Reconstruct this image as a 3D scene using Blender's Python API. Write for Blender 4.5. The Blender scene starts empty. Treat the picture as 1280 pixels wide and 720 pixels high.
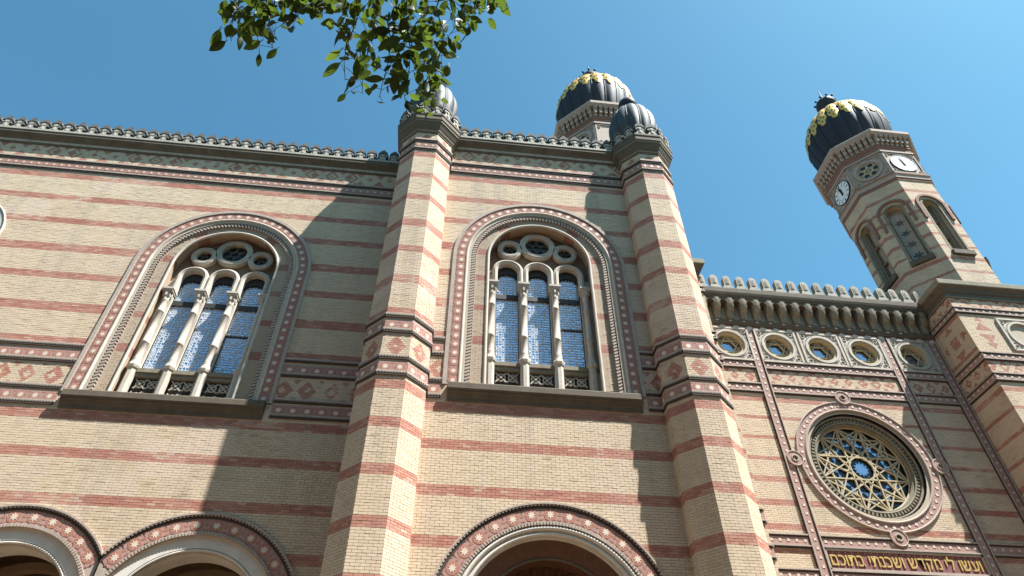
import bpy, bmesh, math, random
import numpy as np
from mathutils import Vector, Matrix
from mathutils.geometry import tessellate_polygon

random.seed(7)
RNG = np.random.default_rng(11)
S = bpy.context.scene
COL = S.collection
PI = math.pi

# ------------------------------------------------------------------ camera
cam_d = bpy.data.cameras.new("camera")
cam = bpy.data.objects.new("camera", cam_d)
COL.objects.link(cam)
S.camera = cam
cam_d.sensor_width = 36.0
cam_d.lens = 832.1 / 1280.0 * 36.0
cam_d.clip_start = 0.05
cam_d.clip_end = 3000.0
cam.location = (0.0, 0.0, 1.6)
PITCH, YAW = 0.75575, 0.11381
cam.rotation_euler = (PI / 2 + PITCH, 0.0008, -YAW)

# ------------------------------------------------------------------ sky, sun, exposure
SUN_EL, SUN_OFF = math.radians(60.0), math.radians(59.3)
to_sun = Vector((math.sin(SUN_OFF) * math.cos(SUN_EL), -math.cos(SUN_OFF) * math.cos(SUN_EL), math.sin(SUN_EL)))
W = bpy.data.worlds.new("World")
S.world = W
W.use_nodes = True
wn = W.node_tree
bg = wn.nodes["Background"]
sky = wn.nodes.new("ShaderNodeTexSky")
sky.sky_type = 'NISHITA'
sky.sun_disc = False
sky.sun_elevation = SUN_EL
sky.sun_rotation = math.atan2(to_sun.x, to_sun.y)
sky.altitude = 100.0
sky.air_density = 1.0
sky.dust_density = 1.3
sky.ozone_density = 1.6
tint = wn.nodes.new("ShaderNodeMix"); tint.data_type = 'RGBA'; tint.blend_type = 'MULTIPLY'
tint.inputs[0].default_value = 1.0
tint.inputs[7].default_value = (0.66, 1.23, 1.22, 1.0)      # clear cyan-blue summer sky, the same factor everywhere
wn.links.new(sky.outputs[0], tint.inputs[6])
wn.links.new(tint.outputs[2], bg.inputs[0])
bg.inputs[1].default_value = 0.06
sun_d = bpy.data.lights.new("sun", 'SUN')
sun_d.energy = 5.0
sun_d.angle = math.radians(0.5)
sun_d.color = (1.0, 1.0, 0.98)
sun = bpy.data.objects.new("sun", sun_d)
COL.objects.link(sun)
sun.location = (20, -20, 60)
sun.rotation_euler = (-to_sun).to_track_quat('-Z', 'Y').to_euler()
S.view_settings.view_transform = 'Standard'
S.view_settings.look = 'None'
S.view_settings.gamma = 1.0
S.view_settings.exposure = 1.53
S.cycles.max_bounces = 6

# ------------------------------------------------------------------ materials
def material(name, c1, c2=None, scale=6.0, rough=0.85, metal=0.0, bump=0.25, bscale=40.0,
             tone=None, stain=0.0, stain_col=(0.05, 0.045, 0.04), spec=0.3, streak=True, soot_shade=0.0):
    m = bpy.data.materials.new(name)
    m.use_nodes = True
    nt = m.node_tree
    N, L = nt.nodes, nt.links
    b = N["Principled BSDF"]
    b.inputs["Roughness"].default_value = rough
    b.inputs["Metallic"].default_value = metal
    b.inputs["Specular IOR Level"].default_value = spec
    geo = N.new("ShaderNodeNewGeometry")
    def mix(fac, a, c):
        x = N.new("ShaderNodeMix"); x.data_type = 'RGBA'
        if isinstance(fac, float): x.inputs[0].default_value = fac
        else: L.new(fac, x.inputs[0])
        for i, v in ((6, a), (7, c)):
            if isinstance(v, tuple): x.inputs[i].default_value = (*v, 1)
            else: L.new(v, x.inputs[i])
        return x.outputs[2]
    def noise(sc, det=4.0, vec=None, rgh=0.6):
        n = N.new("ShaderNodeTexNoise")
        n.inputs["Scale"].default_value = sc; n.inputs["Detail"].default_value = det
        n.inputs["Roughness"].default_value = rgh
        L.new(vec if vec else geo.outputs["Position"], n.inputs["Vector"])
        return n.outputs[0]
    def ramp(v, lo, hi):
        r = N.new("ShaderNodeMapRange"); r.inputs[1].default_value = lo; r.inputs[2].default_value = hi
        L.new(v, r.inputs[0]); return r.outputs[0]
    col = mix(ramp(noise(scale), 0.3, 0.7), c1, c2 if c2 else c1)
    if tone:
        at = N.new("ShaderNodeAttribute"); at.attribute_name = "tone"
        cr = N.new("ShaderNodeValToRGB")
        e = cr.color_ramp.elements
        while len(e) < len(tone): e.new(0.5)
        for i, (p, c) in enumerate(tone):
            e[i].position = p; e[i].color = (*c, 1)
        L.new(at.outputs["Fac"], cr.inputs[0])
        col = mix(0.35, cr.outputs[0], col)
    if stain > 0:
        mp = N.new("ShaderNodeMapping"); mp.inputs["Scale"].default_value = (1.0, 1.0, 0.22 if streak else 1.0)
        L.new(geo.outputs["Position"], mp.inputs["Vector"])
        f = ramp(noise(1.1, 6.0, mp.outputs[0], 0.65), 0.46, 0.78)
        mu = N.new("ShaderNodeMath"); mu.operation = 'MULTIPLY'; mu.inputs[1].default_value = stain
        L.new(f, mu.inputs[0])
        col = mix(mu.outputs[0], col, stain_col)
    if soot_shade > 0:                                   # broad weathering: grey streaks down the face
        mp2 = N.new("ShaderNodeMapping"); mp2.inputs["Scale"].default_value = (1.6, 1.6, 0.13); mp2.inputs["Location"].default_value = (3.1, 7.7, 1.3)
        L.new(geo.outputs["Position"], mp2.inputs["Vector"])
        f2 = ramp(noise(0.9, 7.0, mp2.outputs[0], 0.7), 0.50, 0.82)
        mu2 = N.new("ShaderNodeMath"); mu2.operation = 'MULTIPLY'; mu2.inputs[1].default_value = soot_shade
        L.new(f2, mu2.inputs[0])
        col = mix(mu2.outputs[0], col, (0.20, 0.165, 0.14))
    L.new(col, b.inputs["Base Color"])
    if bump > 0:
        bp = N.new("ShaderNodeBump"); bp.inputs["Strength"].default_value = bump
        bp.inputs["Distance"].default_value = 0.01
        L.new(noise(bscale, 3.0), bp.inputs["Height"]); L.new(bp.outputs[0], b.inputs["Normal"])
    return m

YEL = material("yellow_brick", (0.585, 0.452, 0.31), (0.50, 0.378, 0.252), 9.0,
               tone=[(0.0, (0.34, 0.24, 0.165)), (0.2, (0.49, 0.365, 0.25)), (0.55, (0.565, 0.438, 0.298)), (0.85, (0.62, 0.49, 0.365)), (1.0, (0.60, 0.45, 0.37))],
               stain=0.5, stain_col=(0.50, 0.39, 0.32), soot_shade=0.5)
RED = material("red_brick", (0.43, 0.19, 0.125), (0.34, 0.135, 0.09), 8.0,
               tone=[(0.0, (0.27, 0.10, 0.075)), (0.5, (0.385, 0.16, 0.115)), (0.8, (0.50, 0.265, 0.19)), (0.92, (0.55, 0.37, 0.28)), (1.0, (0.56, 0.43, 0.32))],
               stain=0.5, stain_col=(0.47, 0.32, 0.25), soot_shade=0.35)
MOR = material("mortar", (0.46, 0.375, 0.28), (0.38, 0.31, 0.235), 12.0, bump=0.4)
STO = material("pale_limestone", (0.54, 0.47, 0.39), (0.43, 0.375, 0.31), 5.0, stain=0.65, stain_col=(0.21, 0.18, 0.145))
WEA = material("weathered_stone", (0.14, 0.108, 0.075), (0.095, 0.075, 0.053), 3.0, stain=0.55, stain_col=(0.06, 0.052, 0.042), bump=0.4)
OLI = material("olive_stone", (0.27, 0.225, 0.155), (0.19, 0.16, 0.115), 4.0, stain=0.4, stain_col=(0.09, 0.078, 0.06))
CRE = material("crest_stone", (0.42, 0.375, 0.31), (0.30, 0.27, 0.225), 7.0, stain=0.5, stain_col=(0.13, 0.12, 0.10))
BLK = material("soot_shade_stone", (0.075, 0.07, 0.066), (0.14, 0.13, 0.12), 4.0, bump=0.4)  # soot on the crests; also painted shade between the tower corbels
TER = material("terracotta", (0.40, 0.175, 0.12), (0.30, 0.125, 0.09), 14.0, stain=0.3, stain_col=(0.40, 0.29, 0.25), streak=False)
PNK = material("pink_terracotta", (0.40, 0.245, 0.205), (0.32, 0.185, 0.15), 10.0, stain=0.3, stain_col=(0.30, 0.22, 0.19), streak=False)
STA = material("cream_glazed_star", (0.66, 0.54, 0.44), (0.54, 0.43, 0.34), 20.0, rough=0.5)
GRT = material("grey_terracotta", (0.42, 0.34, 0.28), (0.32, 0.255, 0.21), 10.0, stain=0.3, stain_col=(0.20, 0.165, 0.14))
BRN = material("brown_plaster", (0.23, 0.15, 0.09), (0.17, 0.11, 0.07), 2.0, bump=0.1)
CAS = material("dark_casement", (0.05, 0.045, 0.042), (0.035, 0.032, 0.03), 6.0, rough=0.6)
WOO = material("dark_wood", (0.13, 0.06, 0.035), (0.09, 0.042, 0.026), 7.0, rough=0.5)
ZIN = material("grey_sheet_metal", (0.058, 0.061, 0.064), (0.04, 0.043, 0.046), 3.0, rough=0.62, metal=0.0, bump=0.08, stain=0.4)
DOM = material("black_slate_dome", (0.022, 0.026, 0.036), (0.034, 0.038, 0.048), 6.0, rough=0.6, metal=0.0, bump=0.15, spec=0.15)
GLD = material("gilding", (0.82, 0.51, 0.11), (0.62, 0.37, 0.075), 10.0, rough=0.42, metal=0.5, bump=0.9, bscale=9.0)
GLT = material("gold_letters", (0.66, 0.46, 0.16), (0.54, 0.37, 0.125), 8.0, rough=0.4, metal=0.4)
MAR = material("maroon_panel", (0.24, 0.095, 0.09), (0.18, 0.07, 0.07), 5.0)
BRT = material("brown_terracotta", (0.26, 0.135, 0.10), (0.19, 0.098, 0.072), 10.0, stain=0.4, stain_col=(0.14, 0.095, 0.075))
SST = material("soot_shade_terracotta", (0.075, 0.052, 0.042), (0.05, 0.038, 0.032), 9.0)  # dirt plus painted shade, for strips beside projecting courses
WST = material("white_stone", (0.64, 0.585, 0.52), (0.55, 0.50, 0.44), 3.0, stain=0.3, stain_col=(0.30, 0.27, 0.235))
WHT = material("white_enamel", (0.80, 0.80, 0.78), (0.74, 0.74, 0.72), 3.0, rough=0.4, bump=0.0)
INK = material("black_paint", (0.015, 0.015, 0.018), None, rough=0.5, bump=0.0)
LED = material("pale_lead_lattice", (0.72, 0.74, 0.76), (0.58, 0.60, 0.63), 6.0, rough=0.55, bump=0.1)
TRA = material("tracery_stone", (0.50, 0.41, 0.265), (0.40, 0.325, 0.205), 6.0)
BAR = material("bark", (0.10, 0.075, 0.055), (0.06, 0.045, 0.035), 20.0, bump=0.8, bscale=25.0)
PAV = material("pavement", (0.17, 0.12, 0.075), (0.13, 0.09, 0.056), 0.7, bump=0.2)
REN = material("grey_render", (0.24, 0.19, 0.14), (0.18, 0.145, 0.11), 1.5, stain=0.3)
ROF = material("roof_sheet", (0.14, 0.14, 0.14), (0.10, 0.10, 0.10), 1.0)

def glass(name, col, rough, metal=0.85):
    m = bpy.data.materials.new(name); m.use_nodes = True
    nt = m.node_tree; N, L = nt.nodes, nt.links
    b = N["Principled BSDF"]
    geo = N.new("ShaderNodeNewGeometry")
    n = N.new("ShaderNodeTexNoise"); n.inputs["Scale"].default_value = 2.2; n.inputs["Detail"].default_value = 2
    L.new(geo.outputs["Position"], n.inputs["Vector"])
    x = N.new("ShaderNodeMix"); x.data_type = 'RGBA'
    L.new(n.outputs[0], x.inputs[0])
    x.inputs[6].default_value = (*col, 1); x.inputs[7].default_value = (*[c * 0.62 for c in col], 1)
    L.new(x.outputs[2], b.inputs["Base Color"])
    b.inputs["Metallic"].default_value = metal
    b.inputs["Roughness"].default_value = rough
    v = N.new("ShaderNodeTexVoronoi"); v.inputs["Scale"].default_value = 9.0
    L.new(geo.outputs["Position"], v.inputs["Vector"])
    bp = N.new("ShaderNodeBump"); bp.inputs["Strength"].default_value = 0.25; bp.inputs["Distance"].default_value = 0.02
    L.new(v.outputs["Distance"], bp.inputs["Height"]); L.new(bp.outputs[0], b.inputs["Normal"])
    return m
GLA = glass("leaded_glass", (0.50, 0.66, 0.86), 0.14)
GLD2 = glass("dark_glass", (0.018, 0.018, 0.02), 0.3, 0.0)
GLR = glass("rose_glass", (0.36, 0.42, 0.55), 0.12)

def leaf_mat():
    m = bpy.data.materials.new("leaf"); m.use_nodes = True
    nt = m.node_tree; N, L = nt.nodes, nt.links
    b = N["Principled BSDF"]; out = N["Material Output"]
    oi = N.new("ShaderNodeObjectInfo"); geo = N.new("ShaderNodeNewGeometry")
    cr = N.new("ShaderNodeValToRGB")
    cr.color_ramp.elements[0].color = (0.018, 0.028, 0.008, 1); cr.color_ramp.elements[1].color = (0.045, 0.068, 0.017, 1)
    L.new(oi.outputs["Random"], cr.inputs[0]); L.new(cr.outputs[0], b.inputs["Base Color"])
    b.inputs["Roughness"].default_value = 0.5; b.inputs["Specular IOR Level"].default_value = 0.2
    t = N.new("ShaderNodeBsdfTranslucent"); t.inputs[0].default_value = (0.11, 0.165, 0.018, 1)
    mx = N.new("ShaderNodeMixShader"); mr = N.new("ShaderNodeMapRange"); mr.inputs[3].default_value = 0.08; mr.inputs[4].default_value = 0.5; L.new(oi.outputs["Random"], mr.inputs[0]); L.new(mr.outputs[0], mx.inputs[0])
    L.new(b.outputs[0], mx.inputs[1]); L.new(t.outputs[0], mx.inputs[2]); L.new(mx.outputs[0], out.inputs[0])
    return m
LEA = leaf_mat()

# ------------------------------------------------------------------ helpers
def wloc(o):
    v = Vector((0, 0, 0))
    while o is not None:
        v = v + o.location; o = o.parent
    return v

def empty(name, loc, label=None, cat=None, group=None, parent=None):
    o = bpy.data.objects.new(name, None)
    COL.objects.link(o)
    if parent: o.parent = parent; o.location = Vector(loc) - wloc(parent)
    else: o.location = loc
    o.empty_display_size = 0.3
    if label: o["label"] = label
    if cat: o["category"] = cat
    if group: o["group"] = group
    return o

class MB:
    """collects polygons in world coordinates (through self.M) and links them as one mesh"""
    def __init__(self, M=None):
        self.v, self.f, self.m, self.s = [], [], [], []
        self.M = M or Matrix.Identity(4)
    def poly(self, pts, mat=0, smooth=False):
        i = len(self.v)
        M = self.M
        self.v.extend([tuple(M @ Vector(p)) for p in pts])
        self.f.append(tuple(range(i, i + len(pts)))); self.m.append(mat); self.s.append(smooth)
    def grid(self, rows, mat=0, smooth=True, closed=False, matf=None):
        i = len(self.v); n = len(rows[0]); M = self.M
        for r in rows: self.v.extend([tuple(M @ Vector(p)) for p in r])
        for a in range(len(rows) - 1):
            for b in range(n if closed else n - 1):
                c = (b + 1) % n
                self.f.append((i + a * n + b, i + a * n + c, i + (a + 1) * n + c, i + (a + 1) * n + b))
                self.m.append(matf(a, b) if matf else mat); self.s.append(smooth)
    def box(self, x0, x1, y0, y1, z0, z1, mat=0):
        p = [(x0, y0, z0), (x1, y0, z0), (x1, y1, z0), (x0, y1, z0), (x0, y0, z1), (x1, y0, z1), (x1, y1, z1), (x0, y1, z1)]
        for q in ((0, 1, 5, 4), (1, 2, 6, 5), (2, 3, 7, 6), (3, 0, 4, 7), (4, 5, 6, 7), (3, 2, 1, 0)):
            self.poly([p[k] for k in q], mat)
    def prism(self, pts, y0, y1, mat=0, side=None, back=True):
        """closed outline of (x, z), counter-clockwise seen from -Y; any shape"""
        tri = tessellate_polygon([[Vector((x, z, 0)) for x, z in pts]])
        for t in tri:
            a, b, c = [pts[k] for k in t]
            if (b[0] - a[0]) * (c[1] - a[1]) - (b[1] - a[1]) * (c[0] - a[0]) < 0: b, c = c, b
            self.poly([(a[0], y0, a[1]), (b[0], y0, b[1]), (c[0], y0, c[1])], mat)
            if back: self.poly([(a[0], y1, a[1]), (c[0], y1, c[1]), (b[0], y1, b[1])], mat)
        for k in range(len(pts)):
            a, b = pts[k], pts[(k + 1) % len(pts)]
            self.poly([(a[0], y0, a[1]), (a[0], y1, a[1]), (b[0], y1, b[1]), (b[0], y0, b[1])], mat if side is None else side)
    def plate(self, outer, holes, y, mat=0):
        loops = [[Vector((x, z, 0)) for x, z in outer]] + [[Vector((x, z, 0)) for x, z in h] for h in holes]
        flat = [p for l in loops for p in l]
        for t in tessellate_polygon(loops):
            a, b, c = [flat[k] for k in t]
            if (b.x - a.x) * (c.y - a.y) - (b.y - a.y) * (c.x - a.x) < 0: b, c = c, b
            self.poly([(p.x, y, p.y) for p in (a, b, c)], mat)
    def bar(self, a, b, w, y0, y1, mat=0):
        """flat bar between two (x, z) points"""
        dx, dz = b[0] - a[0], b[1] - a[1]; l = math.hypot(dx, dz) or 1
        nx, nz = -dz / l * w / 2, dx / l * w / 2
        self.prism([(a[0] - nx, a[1] - nz), (b[0] - nx, b[1] - nz), (b[0] + nx, b[1] + nz), (a[0] + nx, a[1] + nz)], y0, y1, mat, back=False)
    def ring(self, cx, cz, r0, r1, y0, y1, n=48, mat=0, a0=0.0, a1=2 * PI):
        rows = []
        for k in range(n + 1):
            a = a0 + (a1 - a0) * k / n; c, s = math.cos(a), math.sin(a)
            rows.append([(cx + r1 * c, y1, cz + r1 * s), (cx + r1 * c, y0, cz + r1 * s), (cx + r0 * c, y0, cz + r0 * s), (cx + r0 * c, y1, cz + r0 * s)])
        self.grid([list(x) for x in zip(*rows)][::-1], mat, smooth=False)
    def torus(self, cx, cz, r, yc, rad, n=48, k=6, mat=0):
        rows = []
        for j in range(k + 1):
            t = 2 * PI * j / k
            rows.append([(cx + (r + rad * math.cos(t)) * math.cos(2 * PI * i / n), yc + rad * math.sin(t), cz + (r + rad * math.cos(t)) * math.sin(2 * PI * i / n)) for i in range(n)])
        self.grid(rows, mat, True, True)
    def path(self, pts, sec, mat=0, smooth=False):
        """sweep a closed section of (outward, y) along an (x, z, nx, nz) path"""
        rows = []
        for o, y in list(sec) + [sec[0]]:
            rows.append([(x + nx * o, y, z + nz * o) for x, z, nx, nz in pts])
        self.grid(rows, mat, smooth)
    def loft(self, cx, cy, prof, n=8, mat=0, rot=None, cap=True, smooth=False, matf=None):
        """prof of (apothem, z) round a regular n-gon whose first face looks to -Y"""
        rows = []
        for ap, z in prof:
            R = ap / math.cos(PI / n)
            rows.append([(cx + R * math.sin(2 * PI * (k - 0.5) / n), cy - R * math.cos(2 * PI * (k - 0.5) / n), z) for k in range(n)])
        self.grid(rows, mat, smooth, True, matf)
        if cap:
            self.poly(rows[-1], mat); self.poly(rows[0][::-1], mat)
    def lathe(self, cx, cy, prof, n=32, mat=0, smooth=True, rmod=None):
        rows = []
        for r, z in prof:
            rows.append([(cx + r * (rmod(2 * PI * k / n) if rmod else 1) * math.cos(2 * PI * k / n), cy + r * (rmod(2 * PI * k / n) if rmod else 1) * math.sin(2 * PI * k / n), z) for k in range(n)])
        self.grid(rows, mat, smooth, True)
    def tube(self, pts, r0, r1, n=6, mat=0):
        pts = [Vector(p) for p in pts]; rows = []
        for i, p in enumerate(pts):
            d = (pts[min(i + 1, len(pts) - 1)] - pts[max(i - 1, 0)]).normalized()
            u = d.cross(Vector((0.31, 0.77, 0.55))).normalized(); w = d.cross(u)
            r = r0 + (r1 - r0) * i / max(1, len(pts) - 1)
            rows.append([tuple(p + (u * math.cos(2 * PI * k / n) + w * math.sin(2 * PI * k / n)) * r) for k in range(n)])
        self.grid(rows, mat, True, True)
        self.poly(rows[-1], mat)
    def cornice(self, x0, x1, yw, prof, mat=0, matf=None):
        """prof of (projection, z) along a wall that faces -Y"""
        self.grid([[(x0, yw - d, z), (x1, yw - d, z)] for d, z in prof], mat, False, False, matf)
        for x, flip in ((x0, 1), (x1, 0)):
            p = [(x, yw - d, z) for d, z in prof] + [(x, yw, prof[-1][1]), (x, yw, prof[0][1])]
            self.poly(p[::-1] if flip else p, mat)
    def mesh(self, name, mats, org=Vector((0, 0, 0))):
        me = bpy.data.meshes.new(name)
        ox, oy, oz = org
        me.from_pydata([(x - ox, y - oy, z - oz) for x, y, z in self.v], [], self.f)
        for m in mats: me.materials.append(m)
        me.polygons.foreach_set("material_index", self.m)
        me.polygons.foreach_set("use_smooth", self.s)
        me.update()
        return me
    def build(self, name, mats, parent=None, kind=None, label=None):
        mats = mats if isinstance(mats, (list, tuple)) else [mats]
        o = bpy.data.objects.new(name, None if False else self.mesh(name, mats, wloc(parent) if parent else Vector((0, 0, 0))))
        COL.objects.link(o)
        if parent: o.parent = parent
        if kind: o["kind"] = kind
        if label: o["label"] = label
        return o

def place(name, me, parent, M, label=None):
    """an object that shares a mesh, put at world matrix M under a parent"""
    o = bpy.data.objects.new(name, me); COL.objects.link(o)
    o.parent = parent
    o.matrix_local = Matrix.Translation(-wloc(parent)) @ M
    if label: o["label"] = label
    return o

def copy_tree(o, parent=None):
    c = o.copy(); COL.objects.link(c)
    if parent: c.parent = parent
    for ch in list(o.children): copy_tree(ch, c)
    return c

def FR(x, y, t=0.0):
    """frame of a wall: origin (x, y), turned t degrees (0 looks to -Y, -90 to -X)"""
    return Matrix.Translation((x, y, 0)) @ Matrix.Rotation(math.radians(t), 4, 'Z')

def arch_pts(cx, zc, zb, r=0.0, n=40):
    """path up the left leg, round the head and down the right leg: (x, z, nx, nz) at radius r"""
    P = [(cx - r, zb, -1, 0)]
    for k in range(n + 1):
        a = PI - PI * k / n
        P.append((cx + r * math.cos(a), zc + r * math.sin(a), math.cos(a), math.sin(a)))
    P.append((cx + r, zb, 1, 0))
    return P
def arch_loop(cx, zc, zb, r, n=32):
    return [(x, z) for x, z, _, _ in arch_pts(cx, zc, zb, r, n)]
def in_arch(u, z, cx, zc, zb, r):
    return np.where(z >= zc, np.hypot(u - cx, z - zc) < r, (np.abs(u - cx) < r) & (z > zb))
def circle(cx, cz, r, n=40):
    return [(cx + r * math.cos(2 * PI * k / n), cz + r * math.sin(2 * PI * k / n)) for k in range(n)]
def rect(x0, x1, z0, z1): return [(x0, z0), (x1, z0), (x1, z1), (x0, z1)]
def roll(r, y, k=8): return [(r * math.cos(2 * PI * i / k), y + r * math.sin(2 * PI * i / k)) for i in range(k)]

# ---- real bricks
CO, BL = 0.0752, 0.235
def np_mesh(name, V, F, mats, mi, tone):
    me = bpy.data.meshes.new(name)
    me.vertices.add(len(V)); me.vertices.foreach_set("co", V.astype(np.float32).ravel())
    nf = len(F)
    me.loops.add(nf * 4); me.loops.foreach_set("vertex_index", F.astype(np.int32).ravel())
    me.polygons.add(nf); me.polygons.foreach_set("loop_start", np.arange(0, nf * 4, 4, dtype=np.int32))
    for m in mats: me.materials.append(m)
    me.polygons.foreach_set("material_index", mi.astype(np.int32))
    at = me.attributes.new("tone", 'FLOAT', 'FACE'); at.data.foreach_set("value", tone.astype(np.float32))
    me.update(calc_edges=True); me.shade_flat()
    return me
BRICK_F = np.array([[0, 1, 2, 3], [1, 5, 6, 2], [4, 0, 3, 7], [3, 2, 6, 7], [4, 5, 1, 0]])
def one_brick(w, red, tone):
    a, j = w / 2 - 0.005, CO / 2 - 0.005
    V = np.array([[-a, 0, -j], [a, 0, -j], [a, 0, j], [-a, 0, j], [-a, .02, -j], [a, .02, -j], [a, .02, j], [-a, .02, j]])
    return np_mesh("brick", V, BRICK_F, [YEL, RED], np.full(5, int(red)), np.full(5, tone))
SINGLE = {}
def bricks(parent, M, u0, u1, z0, z1, keep=None, red=None, single=None, smax=0, L=BL):
    ks = np.arange(math.ceil(z0 / CO), math.floor(z1 / CO))
    A, B, Z = [], [], []
    for k in ks:
        e = np.arange(u0 - L * (0.5 if k % 2 else 1.0), u1 + L, L)
        a = np.clip(e[:-1], u0, u1); b = np.clip(e[1:], u0, u1)
        ok = b - a > 0.03
        A.append(a[ok]); B.append(b[ok]); Z.append(np.full(ok.sum(), (k + .5) * CO))
    A, B, Z = map(np.concatenate, (A, B, Z)); C = (A + B) / 2
    kp = np.ones(len(A), bool) if keep is None else keep(C, Z)
    A, B, Z, C = A[kp], B[kp], Z[kp], C[kp]
    R = red(C, Z) if red is not None else np.zeros(len(A), bool)
    n = len(A)
    tone = np.clip(RNG.normal(0.56, 0.16, n), 0, 1)
    cell = (np.floor(C / 1.35 + Z * .21).astype(int) * 7919 + np.floor(Z / .58).astype(int) * 104729) % 997 / 997.0
    tone = np.clip(tone + np.where(cell < .07, .34, 0) - np.where(cell > .94, .22, 0) + (cell - .5) * .10, 0, 1)     # patched and re-laid areas
    dy = RNG.uniform(-0.003, 0.003, n)
    if single is not None and smax:
        sel = np.where(single(C, Z) & (B - A > L * 0.95))[0]
        sel = sel[np.argsort(Z[sel])][:smax]
        for i in sel:
            key = (bool(R[i]), int(tone[i] * 5))
            if key not in SINGLE: SINGLE[key] = one_brick(L, key[0], (key[1] + .5) / 5.5)
            place("brick", SINGLE[key], parent, M @ Matrix.Translation((C[i], dy[i], Z[i])))
        m = np.ones(n, bool); m[sel] = False
        A, B, Z, R, tone, dy = A[m], B[m], Z[m], R[m], tone[m], dy[m]; n = len(A)
    j = 0.005
    V = np.empty((n, 8, 3))
    xa, xb, za, zb = A + j, B - j, Z - CO / 2 + j, Z + CO / 2 - j
    for q, (x, z, bk) in enumerate(((xa, za, 0), (xb, za, 0), (xb, zb, 0), (xa, zb, 0), (xa, za, 1), (xb, za, 1), (xb, zb, 1), (xa, zb, 1))):
        V[:, q, 0] = x; V[:, q, 2] = z; V[:, q, 1] = 0.02 if bk else dy
    V = V.reshape(-1, 3)
    Mn = np.array(M); V = V @ Mn[:3, :3].T + Mn[:3, 3]
    V -= np.array(wloc(parent))
    F = (np.arange(n)[:, None, None] * 8 + BRICK_F[None]).reshape(-1, 4)
    o = bpy.data.objects.new("brickwork", np_mesh("brickwork", V, F, [YEL, RED], np.repeat(R, 5), np.repeat(tone, 5)))
    COL.objects.link(o); o.parent = parent; o["kind"] = "stuff"
    return o

# ---- star tiles (shared meshes)
def star_poly(cx, cz, r1, r0, n=8, ph=0.0):
    return [(cx + (r1 if k % 2 == 0 else r0) * math.cos(PI * k / n + ph), cz + (r1 if k % 2 == 0 else r0) * math.sin(PI * k / n + ph)) for k in range(2 * n)]
def star_mesh(w, h, field=1):
    b = MB()
    b.box(-w / 2 + .004, w / 2 - .004, -0.010, 0.03, -h / 2 + .004, h / 2 - .004, 3)
    r = min(w, h) * 0.46
    b.box(-w / 2 + .004, w / 2 - .004, -0.013, 0, -h * .36, h * .36, 3)
    b.prism(circle(0, 0, r, 8), -0.018, 0, 0, back=False)
    b.prism(star_poly(0, 0, r * 0.68, r * 0.33), -0.022, 0, 2, back=False)
    for sx in (-1, 1):
        for sz in (-1, 1):
            b.prism(circle(sx * (w / 2 - .035), sz * h * 0.36, 0.022, 6), -0.018, 0, 0, back=False)
    if w > h * 1.25:
        for sx in (-1, 1): b.prism(circle(sx * w / 2 * 0.93, 0, h * 0.10, 6), -0.017, 0, 0, back=False)
    return b.mesh("star_tile", [TER, GRT, STA, PNK])
ST_FR, ST_WIN, ST_ARC, ST_TOP = star_mesh(.405, .35), star_mesh(.34, .335), star_mesh(.5, .385), star_mesh(.29, .22)

def RY(a): return Matrix.Rotation(a, 4, 'Y')
def star_row(parent, M, u0, u1, z, me, sp):
    n = max(1, round((u1 - u0) / sp)); d = (u1 - u0) / n
    for k in range(n):
        place("star_tile", me, parent, M @ Matrix.Translation((u0 + (k + .5) * d, 0, z)) @ Matrix.Diagonal((d / sp, 1, 1, 1)))
def star_arch(parent, M, cx, zc, zb, r, me, sp, zmin=-99, clip=None):
    la = zc - zb; tot = 2 * la + PI * r; n = round(tot / sp)
    for k in range(n):
        s = (k + .5) * tot / n
        if s < la: x, z, a = cx - r, zb + s, -PI / 2
        elif s < la + PI * r:
            t = PI - (s - la) / r; x, z, a = cx + r * math.cos(t), zc + r * math.sin(t), PI / 2 - t
        else: x, z, a = cx + r, zc - (s - la - PI * r), PI / 2
        if z < zmin or (clip is not None and abs(x - cx) > abs(clip - cx) - sp * .18 and (x - cx) * (clip - cx) > 0): continue
        place("star_tile", me, parent, M @ Matrix.Translation((x, 0, z)) @ RY(a))

def teeth(b, u0, u1, z0, z1, y0, y1, sp, mat=0, duty=0.55):
    n = max(1, round((u1 - u0) / sp)); d = (u1 - u0) / n
    for k in range(n): b.box(u0 + k * d, u0 + (k + duty) * d, y0, y1, z0, z1, mat)
def dentil_course(b, u0, u1, z, p=0.055, mat=0, soot_shade=1):
    """thin projecting course with a saw edge of small blocks under it; z is its top"""
    b.box(u0, u1, -p, 0.01, z - 0.055, z, mat)
    teeth(b, u0, u1, z - 0.085, z - 0.055, -p * 0.95, 0.01, 0.085, mat)
    b.box(u0, u1, -p * 0.75, 0.01, z - 0.15, z - 0.0552, soot_shade)  # dark strip: dirt and the course's shadow put into the colour

# ================================================================== GROUND
g = MB(); g.poly([(-900, -900, 0), (900, -900, 0), (900, 900, 0), (-900, 900, 0)])
go = g.build("paved_ground", PAV); go["kind"] = "structure"; go["label"] = "pale paving in front of the building"

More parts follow.
